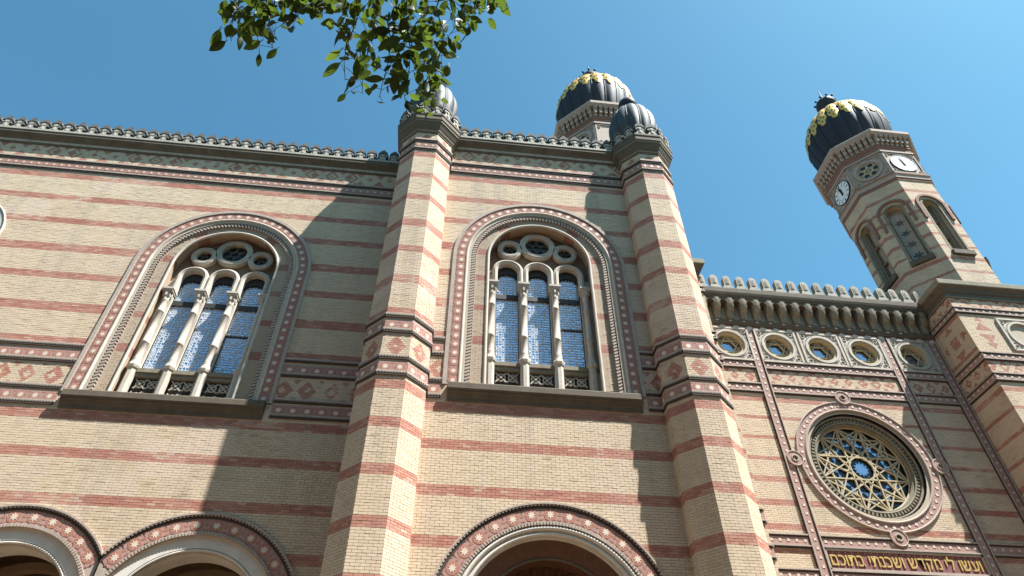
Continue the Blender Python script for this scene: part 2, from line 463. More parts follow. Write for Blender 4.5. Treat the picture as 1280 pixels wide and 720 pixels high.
# unseen houses added behind the camera to block sky light on the walls
def added_house(x0, x1, h, label):
    o = empty("added_house", ((x0 + x1) / 2, -9.0, 0), label, "house", "houses added across the street to block sky light")
    yf = -9.0
    b = MB(); b.box(x0, x1 - .05, yf - 11, yf, 0, h); b.box(x0 - .0, x1 - .05, yf, yf + .5, h - .5, h); b.box(x0, x1 - .05, yf, yf + .18, 4.4, 4.7); b.build("wall", REN, o)
    b = MB(); n = int((x1 - x0) / 3); fr = MB()
    for k in range(n):
        xc = x0 + (k + .5) * (x1 - x0) / n
        for f in range(int((h - 5) / 3.9)):
            z = 5.6 + f * 3.9
            b.box(xc - .6, xc + .6, yf - .1, yf + .02, z, z + 2.1)
            fr.box(xc - .75, xc + .75, yf, yf + .14, z + 2.1, z + 2.35); fr.box(xc - .75, xc + .75, yf, yf + .14, z - .15, z)
            fr.box(xc - .04, xc + .04, yf, yf + .05, z, z + 2.1)
    b.build("window", GLD2, o); fr.build("window_trim", REN, o)
for x0, x1, h, lab in ((-62, -36, 23.5, "added ochre rendered house farthest left across the street, blocks sky light"), (-36, -12, 25.5, "added tall ochre house across the street to the left, blocks sky light"), (-12, 14, 24.0, "added ochre house straight across the street, blocks sky light"), (14, 38, 26.0, "added tallest ochre house across the street, blocks sky light"), (38, 64, 23.0, "added ochre rendered house farthest right across the street, blocks sky light")):
    added_house(x0, x1, h, lab)

# ================================================================== THE WING
YM, YL, YP = 16.4, 18.04, 16.4          # middle wall, left wall, pier centres
wing = empty("brick_wing", (2.9, YM, 0), "striped yellow and red brick wing with octagonal corner piers and tall arched windows", "building")

BANDS = [(8.17, 8.50), (9.57, 9.87), (10.91, 11.22), (12.12, 12.42), (14.76, 15.05), (16.13, 16.44), (17.50, 17.80), (18.83, 19.14), (20.20, 20.51), (21.53, 21.82), (22.75, 23.10)] + [(8.17 - 1.357 * k, 8.5 - 1.357 * k) for k in range(1, 6)]
def banded(z, tab):
    r = np.zeros(len(z), bool)
    for a, b in tab: r |= (z > a) & (z < b)
    return r
def diamonds(u, z, zc, hh, sp, u0):
    q = np.abs(((u - u0) / sp + .5) % 1 - .5); v = np.abs(z - zc) / hh
    d = q / 0.36 + v / 0.80
    q2 = 0.5 - q
    e = q2 / 0.22 + (1 - v) / 0.42
    return ((d > 0.36) & (d < 1.0)) | (e < 1.0)
def lozenges(u, z, zc, hh, sp, u0):
    q = np.abs(((u - u0) / sp + .5) % 1 - .5); v = np.abs(z - zc) / hh
    d = q * 2 + v
    return (d < 0.28) | ((d > 0.5) & (d < 0.68)) | (d > 1.25)
def wing_red(u0, sp):
    def f(u, z):
        r = banded(z, BANDS)
        m = (z > 13.13) & (z < 14.02); r[m] = diamonds(u[m], z[m], 13.58, 0.45, sp, u0)
        m = (z > 23.9) & (z < 24.9); r[m] = lozenges(u[m], z[m], 24.4, 0.5, 0.8, u0)
        return r
    return f

def left_keep(u, z):
    return ~(in_arch(u, z, -8.43, 18.58, 12.8, 2.95) | in_arch(u, z, -10.70, 6.62, -1, 2.72) | in_arch(u, z, -6.10, 6.62, -1, 2.72) | (np.hypot(u + 18.35, z - 19.33) < 1.8))
def mid_keep(u, z):
    return ~(in_arch(u, z, 2.89, 18.58, 12.8, 2.95) | in_arch(u, z, 2.88, 6.38, -1, 2.95))

def facade_wall(M, x0, x1, ztop, win, arches, roundel, keep, red, single, smax):
    b = MB(M)
    out = [(x0, 0)]
    for cx, zc, r in arches: out += arch_loop(cx, zc, 0, r)
    out += [(x1, 0), (x1, ztop), (x0, ztop)]
    holes = [arch_loop(*w, 2.45) for w in win] + ([circle(*roundel)] if roundel else [])
    b.plate(out, holes, 0.012)
    o = b.build("wall", MOR, wing)
    pat = lambda u, z: ((z > 13.13) & (z < 14.02)) | (z > 23.9)
    bricks(o, M, x0, x1, 6.9, ztop, lambda u, z: keep(u, z) & ~pat(u, z), red, single, smax)
    for z0, z1 in ((13.10, 14.08), (23.85, ztop)): bricks(o, M, x0, x1, z0, z1, lambda u, z: keep(u, z) & pat(u, z), red, L=.118)
    return o
ML, MM = FR(0, YL), FR(0, YM)
wall_l = facade_wall(ML, -21.0, -2.0, 24.95, [(-8.43, 18.58, 12.95)], [(-10.70, 6.62, 2.285), (-6.10, 6.62, 2.285)], (-18.35, 19.33, 1.72), left_keep, wing_red(-12.0, .76), None, 0)
wall_m = facade_wall(MM, -1.61, 7.43, 24.95, [(2.89, 18.58, 12.95)], [(2.88, 6.38, 2.5)], None, mid_keep, wing_red(6.5, .76),
                     lambda u, z: (z > 7.75) & (u > -0.6) & (u < 6.4), 190)

# side return between the middle and the left wall, hidden behind the left pier
b = MB(); b.box(-2.25, -1.7, YM + 0.02, YL + .4, 0, 24.9)
b.box(6.6, 8.0, YM + .05, 19.7, 0, 24.9)
b.build("side_wall", MOR, wing)
# body and roof behind
b = MB()
b.box(-21, -2.2, 23.0, 23.4, 0, 25.0); b.box(-21, 8.0, 18.6, 23.4, 25.0, 25.2, 0); b.box(-21, -2.0, YL + .1, 18.7, 24.9, 25.2); b.box(-2.0, 8.0, YM + .1, 18.7, 24.9, 25.2)
b.build("roof", ROF, wing)

# friezes on the flat walls ----------------------------------------------------
def wall_friezes(wall, M, segs, top):
    b = MB(M)
    for u0, u1 in segs:
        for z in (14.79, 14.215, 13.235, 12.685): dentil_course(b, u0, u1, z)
        b.box(u0, u1, -0.004, 0.012, 14.12, 14.58, 0); b.box(u0, u1, -0.004, 0.012, 12.60, 13.03, 0)
        star_row(wall, M @ Matrix.Translation((0, -0.004, 0)), u0, u1, 14.34, ST_FR, .405)
        star_row(wall, M @ Matrix.Translation((0, -0.004, 0)), u0, u1, 12.82, ST_FR, .405)
    u0, u1 = top
    b.box(u0, u1, -0.07, 0.01, 23.85, 23.92, 0); b.box(u0, u1, -0.045, 0.01, 23.75, 23.85, 1)  # dark lower strips paint in the moulding's shadow along with dirt
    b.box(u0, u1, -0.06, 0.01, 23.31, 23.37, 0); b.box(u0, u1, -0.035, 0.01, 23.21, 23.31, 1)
    b.box(u0, u1, -0.004, 0.012, 23.36, 23.74, 0)
    star_row(wall, M @ Matrix.Translation((0, -0.004, 0)), u0, u1, 23.55, ST_TOP, .29)
    b.build("frieze_courses", [GRT, SST], wall, kind="stuff")
wall_friezes(wall_l, ML, [(-20.5, -11.54), (-5.32, -2.3)], (-20.9, -2.1))
wall_friezes(wall_m, MM, [(-0.66, -0.22), (6.0, 6.46)], (-0.66, 6.46))

# cornices and crest ------------------------------------------------------------
CORN = [(0.0, 24.72), (0.05, 24.74), (0.06, 24.82), (0.10, 24.90), (0.17, 25.00), (0.26, 25.08), (0.265, 25.12), (0.30, 25.15), (0.30, 25.28), (0.33, 25.30), (0.33, 25.41), (0.31, 25.44), (-0.3, 25.44)]
cmat = lambda a, k: 1 if a in (2, 9) else 0
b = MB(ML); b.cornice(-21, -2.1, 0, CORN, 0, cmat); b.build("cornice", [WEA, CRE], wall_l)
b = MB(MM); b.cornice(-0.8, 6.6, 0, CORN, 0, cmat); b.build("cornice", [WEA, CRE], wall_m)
def merlon_mesh():
    b = MB()
    h = [(-.21, 0), (.21, 0), (.20, .05), (.13, .13), (.11, .24), (.17, .30), (.185, .40), (.12, .47), (0, .52), (-.12, .47), (-.185, .40), (-.17, .30), (-.11, .24), (-.13, .13), (-.20, .05)]
    b.prism(h, -0.12, 0.03, 0, 1)
    k = [(-.16, 0.02), (.16, 0.02), (.15, .24), (.215, .30), (.235, .46), (.17, .62), (0, .80), (-.17, .62), (-.235, .46), (-.215, .30), (-.15, .24)]
    b.prism(k, -0.03, 0.15, 1, 1)
    cap = [(-.215, .44), (-.11, .50), (0, .555), (.11, .50), (.215, .44), (.17, .60), (0, .78), (-.17, .60)]
    b.prism(cap, -0.15, -0.02, 1, 1)
    b.prism(circle(0, .36, .075, 8), -0.16, -0.11, 0, back=False); b.prism([(-.045, .08), (.045, .08), (.03, .26), (-.03, .26)], -0.15, -.11, 0, back=False)
    for s in (-1, 1): b.prism(circle(s * .115, .35, .035, 6), -0.135, -.11, 1, back=False)
    return b.mesh("merlon", [CRE, BLK])
MERL = merlon_mesh()
def crest(parent, M, u0, u1, z, sp, me, jit=0.012):
    n = round((u1 - u0) / sp)
    for k in range(n):
        place("merlon", me, parent, M @ Matrix.Translation((u0 + (k + .5) * (u1 - u0) / n, random.uniform(-jit, jit), z)) @ Matrix.Rotation(random.uniform(-.04, .04), 4, 'Z'))
crest(wall_l, FR(0, YL - .13), -20.9, -2.9, 25.43, .49, MERL)
crest(wall_m, FR(0, YM - .13), -0.4, 6.25, 25.43, .49, MERL)

# piers --------------------------------------------------------------------------
def pier(cx, dome_tilt=0):
    AP = 0.98; s = AP * 2 * math.tan(PI / 8)
    b = MB(); b.loft(cx, YP, [(AP - 0.012, 0), (AP - 0.012, 24.5)])
    o = b.build("pier", MOR, wing)
    def red(u, z):
        r = banded(z, BANDS)
        m = (z > 13.13) & (z < 14.02); r[m] = diamonds(u[m], z[m], 13.58, 0.45, s, 0.0)
        m = (z > 23.9) & (z < 24.9); r[m] = lozenges(u[m], z[m], 24.2, 0.45, s, 0.0)
        return r
    fr = MB()
    for t in (-90, -45, 0, 45, 90):
        M = FR(cx, YP, t) @ Matrix.Translation((0, -AP, 0))
        pat = lambda u, z: ((z > 13.13) & (z < 14.02)) | (z > 23.9)
        for z0, z1 in ((13.10, 14.08), (23.85, 24.45)): bricks(o, M, -s / 2, s / 2, z0, z1, pat, red, L=s / 7)
        bricks(o, M, -s / 2, s / 2, 6.9, 24.45, lambda u, z: ~pat(u, z), red, (lambda u, z: z > 7.75) if t == 0 else None, 55 if t == 0 else 0, L=s / 3.5)
        fr.M = M
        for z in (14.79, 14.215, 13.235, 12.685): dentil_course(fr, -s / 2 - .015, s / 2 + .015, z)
        fr.box(-s / 2, s / 2, -.004, .01, 14.12, 14.58); fr.box(-s / 2, s / 2, -.004, .01, 12.60, 13.03); fr.box(-s / 2, s / 2, -.004, .01, 23.36, 23.74)
        for z, me, sp in ((14.34, ST_FR, .405), (12.82, ST_FR, .405), (23.55, ST_TOP, .29)):
            star_row(o, M @ Matrix.Translation((0, -.004, 0)), -s / 2, s / 2, z, me, sp)
    fr.M = Matrix.Identity(4)
    for z0, z1, p, m in ((23.85, 23.92, .07, 0), (23.75, 23.85, .045, 1), (23.31, 23.37, .06, 0), (23.21, 23.31, .035, 1)):  # dark rows paint in shade and dirt under each moulding
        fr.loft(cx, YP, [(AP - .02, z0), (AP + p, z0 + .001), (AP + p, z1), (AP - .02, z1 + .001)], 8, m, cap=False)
    fr.build("frieze_courses", [GRT, SST], o, kind="stuff")
    b = MB()
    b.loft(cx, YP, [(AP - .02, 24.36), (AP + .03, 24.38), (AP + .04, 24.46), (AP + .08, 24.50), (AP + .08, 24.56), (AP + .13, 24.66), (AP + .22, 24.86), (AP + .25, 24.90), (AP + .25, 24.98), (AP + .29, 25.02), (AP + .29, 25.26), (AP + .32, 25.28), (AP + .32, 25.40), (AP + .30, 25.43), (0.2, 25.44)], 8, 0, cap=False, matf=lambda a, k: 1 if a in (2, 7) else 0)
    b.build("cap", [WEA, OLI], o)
    for t in range(0, 360, 45):
        for q in (-.26, .26):
            place("merlon", MERL, o, FR(cx, YP, t) @ Matrix.Translation((q, -(AP + .17), 25.42)))
    d = MB()
    prof = [(.90, 25.42), (.84, 25.8), (.88, 26.2), (.98, 26.6), (1.06, 27.0), (1.085, 27.4), (1.06, 27.8), (.97, 28.2), (.82, 28.55), (.62, 28.82), (.42, 29.0), (.30, 29.2)]
    d.lathe(cx, YP, prof, 96, rmod=lambda a: 0.945 + 0.07 * abs(math.sin(6 * a)))
    dome = d.build("dome", ZIN, o)
    d = MB()
    for k in range(12):
        a = 2 * PI * k / 12
        d.tube([(cx + (r * .96) * math.cos(a), YP + (r * .96) * math.sin(a), z) for r, z in prof], .028, .022, 5)
    d.build("seam", ZIN, o)
    d = MB(); d.lathe(cx, YP, [(.31, 29.18), (.34, 29.24), (.30, 29.3), (.40, 29.42), (.45, 29.6), (.41, 29.8), (.27, 29.95), (.08, 30.06), (.03, 30.3), (.014, 31.2), (0, 31.21)], 24)
    d.build("finial", DOM, o)
    return o
pier_l, pier_r = pier(-1.61), pier(7.435)

# arched windows of the wing -------------------------------------------------------
def brick_ring(b, cx, zc, zb, r0, r1, y0, y1, reds):
    la = zc - zb; rm = (r0 + r1) / 2; tot = 2 * la + PI * rm; n = round(tot / .085); prev = None
    def at(s, r):
        if s < la: return cx - r, zb + s
        if s < la + PI * rm: t = PI - (s - la) / rm; return cx + r * math.cos(t), zc + r * math.sin(t)
        return cx + r, zc - (s - la - PI * rm)
    for k in range(n):
        g = .005; s0, s1 = k * tot / n + g, (k + 1) * tot / n - g
        sm = (s0 + s1) / 2; z = at(sm, rm)[1]
        m = 1 if any(a < z < c for a, c in reds) else 0
        w = r0 + (r1 - r0) * (0.36 if k % 2 else 0.66)
        for ra, rb in ((r0, w - .005), (w + .005, r1)):
            p = [at(s0, rb), at(s0, ra), at(s1, ra), at(s1, rb)]
            dy = random.uniform(-.004, .004)
            b.poly([(x, y0 + dy, q) for x, q in p][::-1], m)
            if ra == r0: b.poly([(p[1][0], y0 + dy, p[1][1]), (p[1][0], y1, p[1][1]), (p[2][0], y1, p[2][1]), (p[2][0], y0 + dy, p[2][1])], m)

def column(b, cx, y, z0, z1, r=.105):
    b.lathe(cx, y, [(r * 1.45, z0), (r * 1.45, z0 + .06), (r * 1.1, z0 + .12), (r * 1.3, z0 + .18), (r, z0 + .26), (r, z0 + .85), (r * 1.18, z0 + .87), (r * 1.18, z0 + .93), (r, z0 + .95), (r * .97, z1 - 1.0), (r * 1.15, z1 - .98), (r * 1.15, z1 - .94), (r * .95, z1 - .92), (r * .93, z1 - .5), (r * 1.15, z1 - .46), (r, z1 - .42), (r * 1.25, z1 - .25), (r * 1.6, z1 - .12)], 14)
    for k in range(8):
        a = PI / 4 * k
        b.box(cx + .135 * math.cos(a) - .03, cx + .135 * math.cos(a) + .03, y + .135 * math.sin(a) - .03, y + .135 * math.sin(a) + .03, z1 - .30, z1 - .17)
    b.box(cx - .18, cx + .18, y - .18, y + .18, z1 - .12, z1 - .04); b.box(cx - .205, cx + .205, y - .205, y + .205, z1 - .04, z1 + .04)

def big_window(M, cx, wall):
    zc, zb, zi = 18.58, 13.02, 18.75                # the inner arch is stilted a little
    # surround on the wall face
    b = MB(M)
    b.path(arch_pts(cx, zc, zb, 0), [(2.97, -.05), (3.09, -.05), (3.09, .03), (2.97, .03)])
    b.path(arch_pts(cx, zc, zb, 0), [(2.60, .0), (2.98, .0), (2.98, .04), (2.60, .2)])
    b.path(arch_pts(cx, zc, zb, 0), roll(.055, -.01)and [(2.60 + .055 * math.cos(2 * PI * i / 8), .01 + .055 * math.sin(2 * PI * i / 8)) for i in range(8)], 1, True)
    b.path(arch_pts(cx, zc, zb, 0), [(2.50 + .045 * math.cos(2 * PI * i / 8), .07 + .045 * math.sin(2 * PI * i / 8)) for i in range(8)], 1, True)
    b.path(arch_pts(cx, zc, zb, 0), [(2.26, .125), (2.56, .125), (2.56, .3), (2.26, .3)], 0)
    sur = b.build("arch_surround", [GRT, STO], wall)
    star_arch(sur, M, cx, zc, zb, 2.785, ST_WIN, .34)
    b = MB(M)                                        # dog-tooth rope
    la = zc - zb; r = 2.37; tot = 2 * la + PI * r; n = int(tot / .125)
    for k in range(n):
        s = (k + .5) * tot / n
        if s < la: x, z, a = cx - r, zb + s, PI
        elif s < la + PI * r: a = PI - (s - la) / r; x, z = cx + r * math.cos(a), zc + r * math.sin(a)
        else: x, z, a = cx + r, zc - (s - la - PI * r), 0.0
        c, q = math.cos(a + .5), math.sin(a + .5)
        tx, tz = -q, c
        P = [(x + c * i * .085 + tx * j * .034, z + q * i * .085 + tz * j * .034) for i, j in ((-1, -1), (1, -1), (1, 1), (-1, 1))]
        if (P[1][0] - P[0][0]) * (P[2][1] - P[0][1]) - (P[1][1] - P[0][1]) * (P[2][0] - P[0][0]) < 0: P.reverse()
        b.prism(P, .035, .13, 0, back=False)
    b.build("rope_moulding", GRT, wall, kind="stuff")
    b = MB(M); brick_ring(b, cx, zi, zb, 1.89, 2.27, .13, .62, BANDS); b.build("jamb_brickwork", [YEL, RED], wall, kind="stuff")
    b = MB(M)
    b.path(arch_pts(cx, zi, zb, 0), [(1.905, .15), (2.27, .15), (2.27, .8), (1.905, .8)], 0)
    b.path(arch_pts(cx, zi, zb, 0), [(1.84 + .055 * math.cos(2 * PI * i / 8), .13 + .055 * math.sin(2 * PI * i / 8)) for i in range(8)], 1, True)
    b.build("jamb", [MOR, STO], wall)
    # sill
    b = MB(M); b.cornice(cx - 2.92, cx + 2.92, 0, [(0, 12.44), (.05, 12.46), (.05, 12.54), (.09, 12.6), (.13, 12.68), (.17, 12.71), (.17, 12.76), (.22, 12.8), (.22, 12.98), (.20, 13.01), (-.75, 13.05)])
    b.build("window_sill", WEA, wall)
    # tracery
    yt = .46
    w = MB(M)
    lights = [cx - 1.10, cx, cx + 1.10]
    for x in lights:
        w.path(arch_pts(x, 18.42, 17.74, 0, 20), [(.365, yt), (.41, yt - .05), (.51, yt - .05), (.553, yt - .01), (.553, yt + .2), (.365, yt + .2)])
        w.path(arch_pts(x, 18.42, 17.74, 0, 20), [(.46 + .018 * math.cos(2 * PI * i / 6), yt - .055 + .018 * math.sin(2 * PI * i / 6)) for i in range(6)], 0, True)
    for x, z, r0, r1 in ((cx, 19.84, .46, .66), (cx - 1.03, 19.55, .27, .455), (cx + 1.03, 19.55, .27, .455)):
        w.ring(x, z, r0, r1, yt - .02, yt + .2, 36); w.torus(x, z, (r0 + r1) / 2 + .03, yt - .02, .022, 36); w.torus(x, z, (r0 + r1) / 2 - .035, yt - .02, .018, 36)
    outer = arch_loop(cx, zi, 17.80, 1.87, 32)
    holes = [arch_loop(x, 18.42, 17.805, .42, 16) for x in lights] + [circle(cx, 19.84, .5, 24), circle(cx - 1.03, 19.55, .3, 20), circle(cx + 1.03, 19.55, .3, 20)]
    w.plate(outer, holes, yt + .17, 1)
    win = w.build("window", [STO, BRN], wing)
    for x in (cx, cx - 1.03, cx + 1.03):               # pierced fillings of the circles
        z, R = (19.84, .48) if x == cx else (19.55, .29)
        q = MB(M)
        for k in range(6):
            a = PI / 3 * k; q.torus(x + R * .62 * math.cos(a), z + R * .62 * math.sin(a), R * .3, yt + .12, .018, 14, 5)
        q.torus(x, z, R * .3, yt + .12, .018, 14, 5)
        q.build("roundel_tracery", WEA, win)
        q = MB(M); q.prism(circle(x, z, R + .03, 24), yt + .18, yt + .2, 0); q.build("pane", GLD2, win)
    for i, x in enumerate([cx - 1.65, cx - .55, cx + .55, cx + 1.65]):
        q = MB(M); column(q, x, yt + .02, 14.50, 17.72); q.build("column", STO, win)
        q = MB(M); o0, o1 = (.30 if i == 0 else .15), (.30 if i == 3 else .15)
        q.box(x - o0, x + o1, yt + .12, yt + .34, 14.30, 18.3); q.build("mullion", STO, win)
        q = MB(M)
        q.loft(x, yt + .02, [(.15, 13.0), (.15, 13.12), (.135, 13.15), (.135, 14.28), (.17, 14.32), (.19, 14.40), (.19, 14.44), (.15, 14.50)], 8)
        q.build("pedestal", STO, win)
    for x in lights:
        yg, zg, rg = yt + .28, 18.05, .38
        q = MB(M); q.prism(arch_loop(x, zg, 14.3, rg + .03, 20), yg, yg + .02, 0, back=False); q.build("pane", GLA, win)
        q = MB(M)
        n = 7; dz = .105
        for k in range(n + 1):
            xx = x - rg + 2 * rg * k / n; w = .0065
            q.box(xx - w, xx + w, yg - .02, yg - .005, 14.3, zg + math.sqrt(max(0, rg ** 2 - (xx - x) ** 2)))
        z = 14.35
        while z < zg + rg:
            hw = rg if z < zg else math.sqrt(max(0, rg ** 2 - (z - zg) ** 2))
            q.box(x - hw, x + hw, yg - .022, yg - .007, z - .0065, z + .0065)
            for k in range(n):                       # bottle-glass bosses and quarries between the leads
                xx = x - rg + 2 * rg * (k + .5) / n
                if z < zg + .1 and random.random() < .6:
                    r_ = random.uniform(.012, .026); zz = z + dz / 2 + random.uniform(-.012, .012)
                    q.box(xx - r_, xx + r_, yg - .024, yg - .008, zz - r_, zz + r_)
            z += dz
        q.build("lattice", LED, win, kind="stuff")
        q = MB(M)
        fr_ = [(px, pz) for px, pz in arch_loop(x, 18.42, 14.3, .52, 20)]
        q.plate(fr_, [arch_loop(x, zg, 14.301, rg, 20)], yg - .06, 0)
        q.path(arch_pts(x, zg, 14.3, 0, 20), [(rg, yg - .06), (rg + .03, yg - .06), (rg + .03, yg), (rg, yg)])
        q.box(x - rg, x + rg, yg - .07, yg, 17.24, 17.44)
        q.box(x - rg, x + rg, yg - .04, yg, 16.02, 16.08) if x > cx else None
        q.build("casement", CAS, win)
        # parapet
        q = MB(M); q.box(x - .45, x + .45, yt + .0, yt + .4, 14.22, 14.36); q.box(x - .45, x + .45, yt + .05, yt + .25, 14.08, 14.22); q.build("parapet_rail", OLI, win)
        q = MB(M); q.box(x - .45, x + .45, yt + .02, yt + .27, 13.0, 13.14); q.build("parapet_kerb", STO, win)
        q = MB(M)
        for k in range(2):
            xx = x - .185 + .37 * k
            for zz in (13.39, 13.85):
                q.torus(xx, zz, .13, yt + .16, .026, 16, 5)
                for a in range(4):
                    c, s_ = math.cos(PI / 4 + PI / 2 * a), math.sin(PI / 4 + PI / 2 * a)
                    q.bar((xx + .03 * c, zz + .03 * s_), (xx + .24 * c, zz + .24 * s_), .036, yt + .13, yt + .19)
                q.prism(circle(xx, zz, .04, 8), yt + .11, yt + .19, 0)
        q.build("parapet_tracery", STO, win)
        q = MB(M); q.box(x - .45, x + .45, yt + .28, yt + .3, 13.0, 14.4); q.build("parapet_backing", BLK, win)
    return win
win_m = big_window(MM, 2.89, wall_m)
win_l = big_window(ML, -8.43, wall_l)

# part of a round window at the far left
b = MB(ML)
b.ring(-18.35, 19.33, 1.68, 1.95, -.06, .3, 64); b.torus(-18.35, 19.33, 1.93, -.05, .04, 64)
rw = b.build("round_window", STO, wing)
b = MB(ML); b.prism(circle(-18.35, 19.33, 1.7, 48), .3, .32, 0, back=False); b.build("pane", GLD2, rw)
b = MB(ML)
for k in range(8):
    a = PI / 8 + PI / 4 * k; b.torus(-18.35 + 1.1 * math.cos(a), 19.33 + 1.1 * math.sin(a), .42, .22, .05, 24)
b.torus(-18.35, 19.33, .6, .22, .05, 32); b.build("tracery", STO, rw)

# round arches at the bottom ----------------------------------------------------------
def low_arch(M, cx, zc, R, wall, clip=None):
    b = MB(M)
    zb = 0.0
    def band(r0, r1, y0, y1, mat):
        rows = []
        for r, y in ((r0, y0), (r1, y0), (r1, y1), (r0, y1), (r0, y0)):
            row = []
            for x, z, nx, nz in arch_pts(cx, zc, zb, 0, 72):
                xx = x + nx * r
                if clip is not None: xx = min(xx, clip) if clip > cx else max(xx, clip)
                row.append((xx, y, z + nz * r))
            rows.append(row)
        b.grid(rows, mat, False)
    ok = lambda x: clip is None or (x < clip if clip > cx else x > clip)
    band(R - .05, R, -.07, .02, 0); band(R - .155, R - .048, -.022, .02, 2)  # second band is dark: the border's shadow painted in
    n = int(PI * R / .10)
    for k in range(n):
        a = PI * (k + .5) / n; c, s = math.cos(a), math.sin(a)
        if ok(cx + R * c): b.bar((cx + (R - .085) * c, zc + (R - .085) * s), (cx + (R - .05) * c, zc + (R - .05) * s), .055, -.06, .02, 0)
    band(R - .52, R - .12, -.002, .05, 0)
    band(R - .595, R - .51, -.035, .10 if clip is not None else .42, 1)
    for k in range(n):
        a = PI * (k + .5) / n; c, s = math.cos(a), math.sin(a)
        if ok(cx + (R - .5) * c): b.bar((cx + (R - .60) * c, zc + (R - .60) * s), (cx + (R - .515) * c, zc + (R - .515) * s), .05, -.05, .0, 1)
    o = b.build("archway", [GRT, GRT, SST], wall)
    star_arch(o, M, cx, zc, zb, R - .325, ST_ARC, .5, 5.0, clip)
    return o
a1 = low_arch(ML, -10.70, 6.62, 2.87, wall_l, -8.40)
a2 = low_arch(ML, -6.10, 6.62, 2.87, wall_l, -8.40)
for cx, a in ((-10.70, a1), (-6.10, a2)):
    b = MB(ML); P = arch_pts(cx, 6.62, 0, 0, 56)
    b.path(P, [(1.95, .05), (2.29, .05), (2.29, .75), (1.95, .75)]); b.path(P, [(1.905 + .035 * math.cos(2 * PI * i / 6), .08 + .035 * math.sin(2 * PI * i / 6)) for i in range(6)], 0, True)
    b.path(P, [(1.84, .16), (1.90, .16), (1.90, .75), (1.84, .75)])
    b.build("white_archivolt", WST, a)
b = MB()
x0, x1, y0, y1, zt = -14.5, -2.3, YL + .76, YL + 4.5, 9.6
b.poly([(x0, y1, 0), (x1, y1, 0), (x1, y1, zt), (x0, y1, zt)]); b.poly([(x0, y0, zt), (x1, y0, zt), (x1, y1, zt), (x0, y1, zt)])
b.poly([(x0, y0, 0), (x0, y1, 0), (x0, y1, zt), (x0, y0, zt)]); b.poly([(x1, y0, 0), (x1, y1, 0), (x1, y1, zt), (x1, y0, zt)])
for cx in (-10.70, -6.10):
    for yy in (YL + 1.6, YL + 3.2): b.path(arch_pts(cx, 6.5, 0, 0, 24), [(1.9, yy), (2.1, yy), (2.1, yy + .3), (1.9, yy + .3)])
b.build("loggia", BRN, wing)
pt = low_arch(MM, 2.88, 6.38, 3.11, wall_m)
b = MB(MM); P = arch_pts(2.88, 6.38, 0, 0, 56)
for r, y, q in ((2.44, .02, .055), (2.30, .06, .05)):
    b.path(P, [(r + q * math.cos(2 * PI * i / 8), y + q * math.sin(2 * PI * i / 8)) for i in range(8)], 0, True)
b.path(P, [(2.34, .06), (2.52, .05), (2.52, .4), (2.34, .4)], 0); b.path(P, [(2.22, .12), (2.34, .1), (2.34, .4), (2.22, .4)], 0)
b.build("white_archivolt", WST, pt)
b = MB(MM)
b.path(P, [(1.80, .40), (2.24, .22), (2.24, 1.0), (1.80, 1.0)], 0); b.path(P, [(1.80 + .04 * math.cos(2 * PI * i / 6), .40 + .04 * math.sin(2 * PI * i / 6)) for i in range(6)], 1, True)
b.path(P, [(1.2, .86), (1.32, .86), (1.32, 1.0), (1.2, 1.0)], 0)
b.prism(arch_loop(2.88, 6.38, 0, 1.85, 40), .98, 1.05, 0, back=False)
for k in range(-5, 6): b.box(2.88 + k * .32 - .05, 2.88 + k * .32 + .05, .90, .985, 0, 6.38 + math.sqrt(max(0.01, 1.8 ** 2 - (k * .32) ** 2)) - .05)
b.build("portal", [WOO, WEA], wing)

# ================================================================== CENTRAL FRONT
YR, RX, RZ = 21.4, 16.12, 14.15
front = empty("rose_front", (RX, YR, 0), "recessed brick front with the large rose window and gold Hebrew inscription", "building")
MR = FR(0, YR)
RB = [(16.92 - .89 * k - .19, 16.92 - .89 * k) for k in range(0, 10)]
RB2 = RB + [(20.30, 20.52)]
PAN = [11.95, 14.12, 16.12, 18.08, 20.38]
def rose_keep(u, z):
    r = np.hypot(u - RX, z - RZ) < 2.5
    for p in PAN: r |= (np.abs(u - p) < .9) & (np.abs(z - 19.6) < .85)
    return ~r
def rose_red(u, z):
    r = banded(z, RB); m = (z > 17.62) & (z < 18.24); r[m] = diamonds(u[m], z[m], 17.93, .31, .62, 16.12)
    return r
b = MB(MR)
b.plate(rect(9.8, 22.2, 0, 22.0), [circle(RX, RZ, 2.2, 48)] + [circle(p, 19.6, .72, 24) for p in PAN], .012)
wall_r = b.build("wall", MOR, front)
bricks(wall_r, MR, 10.3, 22.0, 7.5, 21.2, lambda u, z: rose_keep(u, z) & ~((z > 17.6) & (z < 18.26)), rose_red)
bricks(wall_r, MR, 10.3, 22.0, 17.55, 18.3, lambda u, z: (z > 17.6) & (z < 18.26), rose_red, L=.118)
